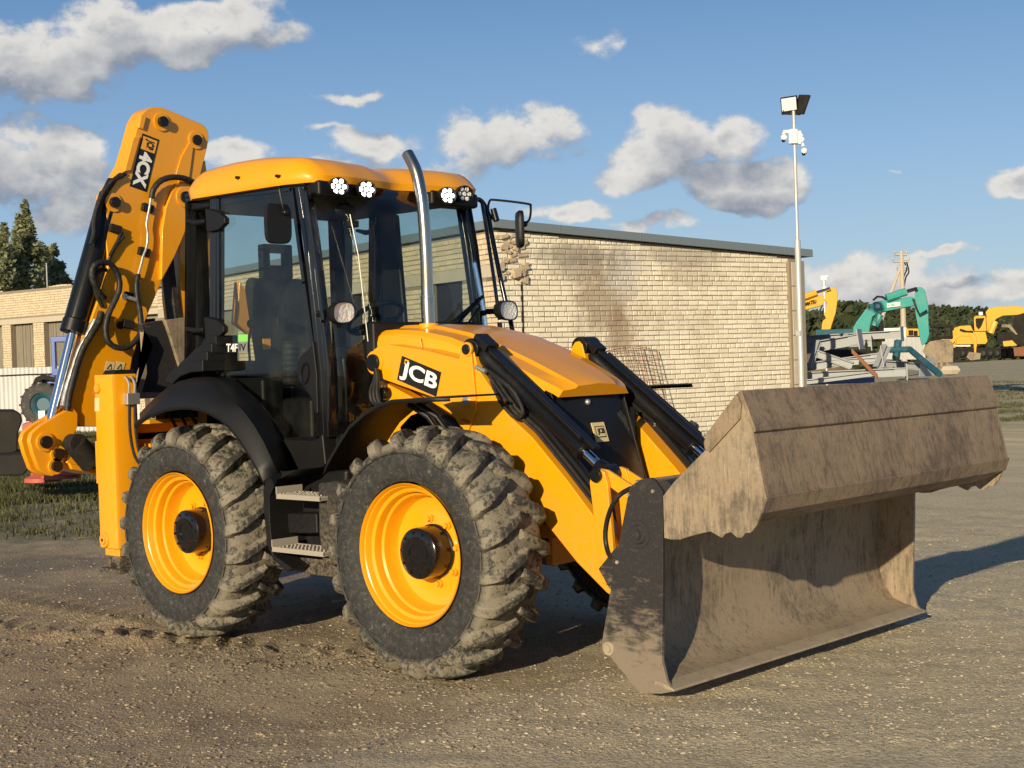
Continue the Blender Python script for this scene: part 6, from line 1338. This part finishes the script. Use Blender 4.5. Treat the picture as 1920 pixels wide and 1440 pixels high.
E2, m2 = excav('teal_excavator', 'teal excavator reaching over the beam pile with brown bucket on the dirt', (1620, 680), 39, [
    ('boom', 'teal', [(1600, 614), (1606, 603), (1617, 588), (1628, 573), (1640, 566), (1675, 561), (1710, 556), (1717, 562), (1715, 573), (1690, 578), (1660, 584), (1645, 588), (1636, 594), (1632, 610), (1627, 640), (1600, 640)], 0, .5),
    ('arm', 'teal', [(1716, 541), (1722, 538), (1729, 539), (1734, 544), (1738, 560), (1741, 578), (1741, 600), (1743, 626), (1738, 642), (1729, 648), (1725, 636), (1721, 612), (1717, 590), (1714, 570)], .05, .38),
    ('bucket', 'bucket', [(1730, 659), (1734, 649), (1743, 640), (1760, 637), (1781, 637), (1787, 645), (1788, 660), (1787, 680), (1751, 681), (1740, 672)], -.5, 1.1),
    ('body', 'tealdark', [(1530, 618), (1600, 616), (1606, 650), (1530, 650)], .2, 2.3), ('cab', 'grime', [(1640, 600), (1655, 597), (1660, 640), (1630, 640)], -.1, .9), ('crawler_track', 'grime', [(1530, 655), (1640, 655), (1648, 668), (1636, 682), (1534, 682), (1522, 668)], -.4, 2.8)],
    [('ram', 'teal', [(1640, 612), (1650, 590)], -.1, .10), ('ram', 'teal', [(1662, 559), (1699, 547)], -.05, .11), ('ram_rod', 'hose', [(1698, 547), (1719, 541)], -.05, .05), ('hose', 'hose', [(1637, 563), (1645, 556), (1655, 557), (1662, 562)], 0, .03), ('hose', 'hose', [(1712, 560), (1717, 575), (1724, 590), (1738, 582)], -.1, .03), ('bucket_tooth', 'bucket', [(1755, 680), (1756, 688)], -.45, .05), ('bucket_tooth', 'bucket', [(1765, 680), (1766, 688)], -.45, .05), ('bucket_tooth', 'bucket', [(1776, 680), (1777, 687)], -.45, .05)])
p0, p1, p2 = at(1663, 577, 38.95), at(1688, 574, 38.95), at(1663, 569, 38.95); decal([p0, p1, p2], 'white2', 'sticker', m2['boom'], th=.01); text('KOBELCO', [p0, p1, p2], 'teal', 'lettering', m2['boom'], fill=(.9, .6), bold=.02, lift=.015, ext=.004)
q = MB(); q.sphere(at(1645, 574, 38.9), .07, 10, 6); q.build('boom_pin', 'white2', m2['boom'])
E3, m3 = excav('yellow_excavator', 'yellow tracked excavator standing side-on at the far right', (1850, 665), 54, [
    ('body', 'cyellow', [(1789, 615), (1800, 611), (1820, 610), (1826, 622), (1848, 622), (1852, 640), (1848, 645), (1792, 646), (1787, 636)], 0, 2.4),
    ('counterweight', 'cyellow', [(1786, 620), (1792, 618), (1794, 644), (1788, 642)], -.05, 2.5), 
    ('cab', 'cyellow', [(1826, 595), (1830, 592), (1848, 592), (1850, 621), (1827, 621)], -.05, 1.0), ('cab_window', 'grime', [(1829, 597), (1846, 596), (1840, 612), (1835, 618), (1830, 612)], -.08, .05),
    ('boom', 'cyellow', [(1838, 617), (1846, 606), (1850, 594), (1848, 585), (1854, 578), (1866, 575), (1905, 574), (1950, 578), (1950, 594), (1915, 590), (1880, 592), (1868, 598), (1858, 611), (1850, 624), (1842, 624)], .3, .5),
    ('arm', 'cyellow', [(1935, 575), (1950, 572), (1955, 600), (1945, 640), (1935, 640)], .3, .4),
    ('slew_base', 'white2', [(1789, 646), (1820, 646), (1820, 650), (1789, 650)], .1, 2.2),
    ('crawler_track', 'grime', [(1785, 652), (1900, 652), (1908, 660), (1900, 672), (1786, 672), (1779, 662)], -.3, 2.9)],
    [('ram', 'cyellow', [(1857, 625), (1866, 603)], .1, .12), ('hose', 'hose', [(1800, 618), (1812, 622), (1824, 622)], -.05, .04), ('beacon', 'white2', [(1839, 591), (1839, 585)], .1, .08)])
for k in range(9):
    q = MB(); q.sphere(at(1790+k*13, 663, 53.6), .12, 10, 6, (1, .3, 1)); q.build('track_roller', 'chassis', m3['crawler_track'])
E4, m4 = excav('mini_excavator', 'small yellow excavator with bent arm in front of the far right one', (1810, 668), 50, [
    ('boom', 'cyellow', [(1783, 641), (1790, 628), (1801, 623), (1824, 624), (1831, 631), (1832, 645), (1830, 662), (1827, 662), (1825, 640), (1820, 631), (1802, 630), (1794, 636), (1786, 645)], 0, .3),
    ('bucket', 'bucket', [(1817, 660), (1840, 662), (1838, 674), (1820, 676), (1812, 670)], -.2, .7), ('body', 'cyellow', [(1765, 636), (1790, 636), (1792, 652), (1765, 654)], .1, 1.2), ('crawler_track', 'grime', [(1762, 657), (1800, 657), (1804, 664), (1800, 672), (1764, 672), (1758, 664)], -.1, 1.4)])
E5, m5 = excav('dark_machine', 'dark cab frame of a stripped machine between teal bucket and yellow excavator', (1765, 650), 56, [
    ('roof', 'grime', [(1744, 609), (1784, 608), (1785, 613), (1744, 614)], 0, 1.4), ('post', 'grime', [(1747, 613), (1750, 613), (1750, 640), (1747, 640)], 0, .1), ('front_post', 'grime', [(1757, 613), (1760, 613), (1760, 640), (1757, 640)], 0, .1), ('door_post', 'grime', [(1770, 613), (1773, 613), (1773, 640), (1770, 640)], 0, .1), ('rear_post', 'grime', [(1781, 613), (1784, 613), (1787, 640), (1784, 640)], 0, .1), ('body', 'grime', [(1744, 632), (1786, 630), (1790, 668), (1744, 668)], .1, 1.8)])
E5['category'] = 'machine'
E6, m6 = excav('dark_machine', 'dark tall machine with slanted arms cut by the right picture edge', (1905, 660), 50, [
    ('body', 'grime', [(1870, 625), (1930, 620), (1930, 648), (1870, 645)], 0, 2.0), ('mast', 'grime', [(1902, 592), (1925, 585), (1930, 620), (1898, 628)], .2, .3), ('loader_arm', 'bucket', [(1878, 608), (1895, 608), (1909, 628), (1905, 628), (1890, 614), (1878, 614)], -.1, .2), ('lower_arm', 'cyellow', [(1880, 640), (1898, 638), (1908, 648), (1882, 650)], -.35, .4), ('wheel_guard', 'rustbar', [(1900, 652), (1930, 648), (1930, 668), (1902, 668)], -.3, 1.2)])
E6['category'] = 'machine'
q = MB(); epoly(q, [(1698, 616), (1722, 616), (1724, 630), (1698, 630)], 70, 1.5); o_ = q.build('yellow_machine', 'cyellow', None, bevel=.03); tag(o_, 'small yellow machine body seen above the pale fence', 'machine'); q = MB(); ebox(q, 1704, 619, 1712, 628, 69.9, .05); ebox(q, 1714, 620, 1720, 629, 69.9, .05); q.build('machine_window', 'grime', o_)
c_ = at(1700, 650, 60); c_.z = 0; FF = root('sheet_fence', tuple(c_), 'pale corrugated fence behind the teal excavator bucket', 'fence')
for k in range(4):
    q = MB(); 
    for j in range(8): ebox(q, 1655+k*20+j*2.5, 632, 1656.6+k*20+j*2.5, 674, 60, .04)
    ebox(q, 1655+k*20, 633, 1674.5+k*20, 674, 60.05, .02); q.build('fence_sheet', 'sheet', FF)
q = MB(); epoly(q, [(1640, 616), (1700, 614), (1700, 634), (1640, 634)], 75, 3); tag(q.build('white_container', 'white2', None, bevel=.03), 'white container roof seen between teal boom and pale fence', 'container')
# ================================================================== power pole
dP = 95; c_ = at(1688, 640, dP); c_.z = 0; PP = root('power_pole', tuple(c_), 'pale concrete power pole with a slanted brace, crossarms and cables', 'power pole')
q = MB(); t_ = at(1690, 470, dP); q.tube([Vector((t_.x, t_.y, -.2)), Vector((t_.x, t_.y, t_.z))], [.22, .13], 8); q.build('post', 'concrete', PP)
q = MB(); t2 = at(1661, 575, dP); e_ = at(1640, 640, dP); q.tube([at(1689, 500, dP), t2, e_], [.10, .12, .13], 8); q.build('brace', 'concrete', PP)
for (x0, x1, y_) in ((1674, 1704, 490), (1678, 1700, 477), (1682, 1698, 505)):
    q = MB(); q.tube([at(x0, y_, dP), at(x1, y_, dP)], .09, 6); ca = q.build('crossarm', 'galv', PP)
    for k in range(3): q = MB(); p_ = at(x0+(x1-x0)*k/2, y_-2, dP); q.sphere(p_+Vector((0, 0, .1)), .07, 8, 6, (1, 1, 1.6)); q.build('insulator', 'insul', ca)
q = MB(); q.tube(spline([at(1696, 492, dP), at(1700, 505, dP), at(1696, 515, dP), at(1692, 530, dP), at(1690, 560, dP)]), .05, 5); q.tube(spline([at(1700, 492, dP), at(1704, 510, dP), at(1698, 522, dP), at(1692, 560, dP)]), .05, 5); q.build('cable', 'hose', PP)
# ================================================================== dirt mound and forest hill
q = MB(); M['soil'] = paint('brown_soil', (.16, .10, .065), .95, .4, zdust=False, bumps=.4)
vs = []; fs = []; NX, NZ = 40, 8
def mound(name, px0, px1, d, ztop, seed, mat):
    a, b_ = at(px0, 660, d), at(px1, 660, d); a.z = b_.z = 0; vs = []; fs = []
    for i in range(NX+1):
        for j in range(NZ+1):
            u = i/NX; v = j/NZ; p = a.lerp(b_, u)+fx_*(v-.5)*8; h = math.sin(PI*u)**.5*math.sin(PI*v)*ztop*(.7+.6*float(fbm(np.array([u*7.]), np.array([v*3.]), 4, seed)[0])); vs.append((p.x, p.y, h-.1))
    for i in range(NX):
        for j in range(NZ): k = i*(NZ+1)+j; fs.append((k, k+1, k+NZ+2, k+NZ+1))
    me = bpy.data.meshes.new(name); me.from_pydata(vs, [], fs); me.materials.append(M[mat]); o_ = bpy.data.objects.new(name, me); C.objects.link(o_); return tag(o_, kind='structure')
mound('dirt_mound', 1470, 1600, 85, 2.0, 4, 'soil')
def forest(name, n, pxr, dr, ridge, label):
    vs = []; fs = []
    for k in range(n):
        px = random.uniform(*pxr); d = dr[0]+(dr[1]-dr[0])*random.random(); p = at(px, 650, d); zt = at(px, ridge(px), d).z if d > dr[1]*.85 else at(px, ridge(px)+(dr[1]-d)/(dr[1]-dr[0])*34, d).z
        base = zt-random.uniform(7, 9); r_ = random.uniform(1.2, 2.4); pine = random.random() < .45; zt += random.uniform(-.8, .8); dark = random.random()
        c = Vector((p.x, p.y, 0))
        for i in range(46):
            t = random.random(); a = random.uniform(0, 6.28); rr_ = r_*(1-t)**.8*random.uniform(.6, 1.05) if pine else r_*math.sin(PI*min(.97, .15+.85*t))**.7*random.uniform(.6, 1.05)
            z = base+(zt-base)*(.2+.8*t); q_ = c+Vector((math.cos(a)*rr_, math.sin(a)*rr_, z)); s = random.uniform(.35, .8); A = Vector((random.gauss(0, 1), random.gauss(0, 1), random.gauss(0, 1))).normalized(); B = A.orthogonal().normalized()
            o_ = len(vs); vs += [q_-A*s, q_+B*s*.7, q_+A*s, q_-B*s*.7]; fs.append((o_, o_+1, o_+2, o_+3))
    me = bpy.data.meshes.new(name); me.from_pydata(vs, [], fs); me.materials.append(M['pine']); o_ = bpy.data.objects.new(name, me); C.objects.link(o_); return tag(o_, label, 'forest', kind='stuff')
RD = lambda px: float(np.interp(px, [1480, 1540, 1580, 1620, 1680, 1740, 1800, 1860, 1920, 2000], [612, 606, 596, 591, 584, 578, 580, 584, 585, 588]))
forest('forest', 1500, (1480, 2050), (190, 330), RD, 'dense green forest rising on the low hill behind the excavators')
forest('forest', 420, (1480, 1640), (110, 140), lambda px: float(np.interp(px, [1480, 1510, 1540, 1575, 1600, 1640], [606, 604, 606, 588, 584, 590])), 'dark nearer trees behind the teal excavator boom')
forest('forest', 500, (-700, 330), (150, 200), lambda px: 640, 'low distant wood hidden behind the garage row')
# hill carrying the forest
vs = []; fs = []; n_ = 60
for i in range(n_+1):
    px = 1420+(2300-1420)*i/n_
    for j, (d, k) in enumerate(((150, 0), (200, .25), (260, .55), (330, 1), (420, 1), (560, .3))):
        p = at(px, 655, d); zt = (at(px, RD(px), 330).z-8.5)*k*min(1, max(0, (px-1450)/120)); vs.append((p.x, p.y, zt-.3))
for i in range(n_):
    for j in range(5): k = i*6+j; fs.append((k, k+6, k+7, k+1))
me = bpy.data.meshes.new('hill'); me.from_pydata(vs, [], fs); me.materials.append(M['grass']); me.shade_smooth(); o_ = bpy.data.objects.new('hill', me); C.objects.link(o_); tag(o_, kind='structure')
# ================================================================== split joined look-alike pieces into parts of their own
def split(o):
    me = o.data; n = len(me.vertices); par = list(range(n))
    def fd(a):
        while par[a] != a: par[a] = par[par[a]]; a = par[a]
        return a
    for p in me.polygons:
        v = p.vertices; r0 = fd(v[0])
        for a in v[1:]:
            r1 = fd(a)
            if r1 != r0: par[r1] = r0
    isl = {}
    for p in me.polygons: isl.setdefault(fd(p.vertices[0]), []).append(p)
    if len(isl) < 2: return
    base = o.name.split('.')[0]; first = True
    for k, ps in isl.items():
        mp_ = {}; vs = []; fs = []
        for p in ps:
            f = []
            for a in p.vertices:
                if a not in mp_: mp_[a] = len(vs); vs.append(tuple(me.vertices[a].co))
                f.append(mp_[a])
            fs.append(f)
        m2_ = bpy.data.meshes.new(base); m2_.from_pydata(vs, [], fs); m2_.materials.append(me.materials[0]); m2_.shade_smooth(); m2_.set_sharp_from_angle(angle=R(35))
        if first: o.data = m2_; first = False; ch = o
        else: ch = o.copy(); ch.data = m2_; C.objects.link(ch)
for nm in SPLIT:
    for o in [o for o in S.objects if o.type == 'MESH' and o.name.split('.')[0] == nm]: split(o)
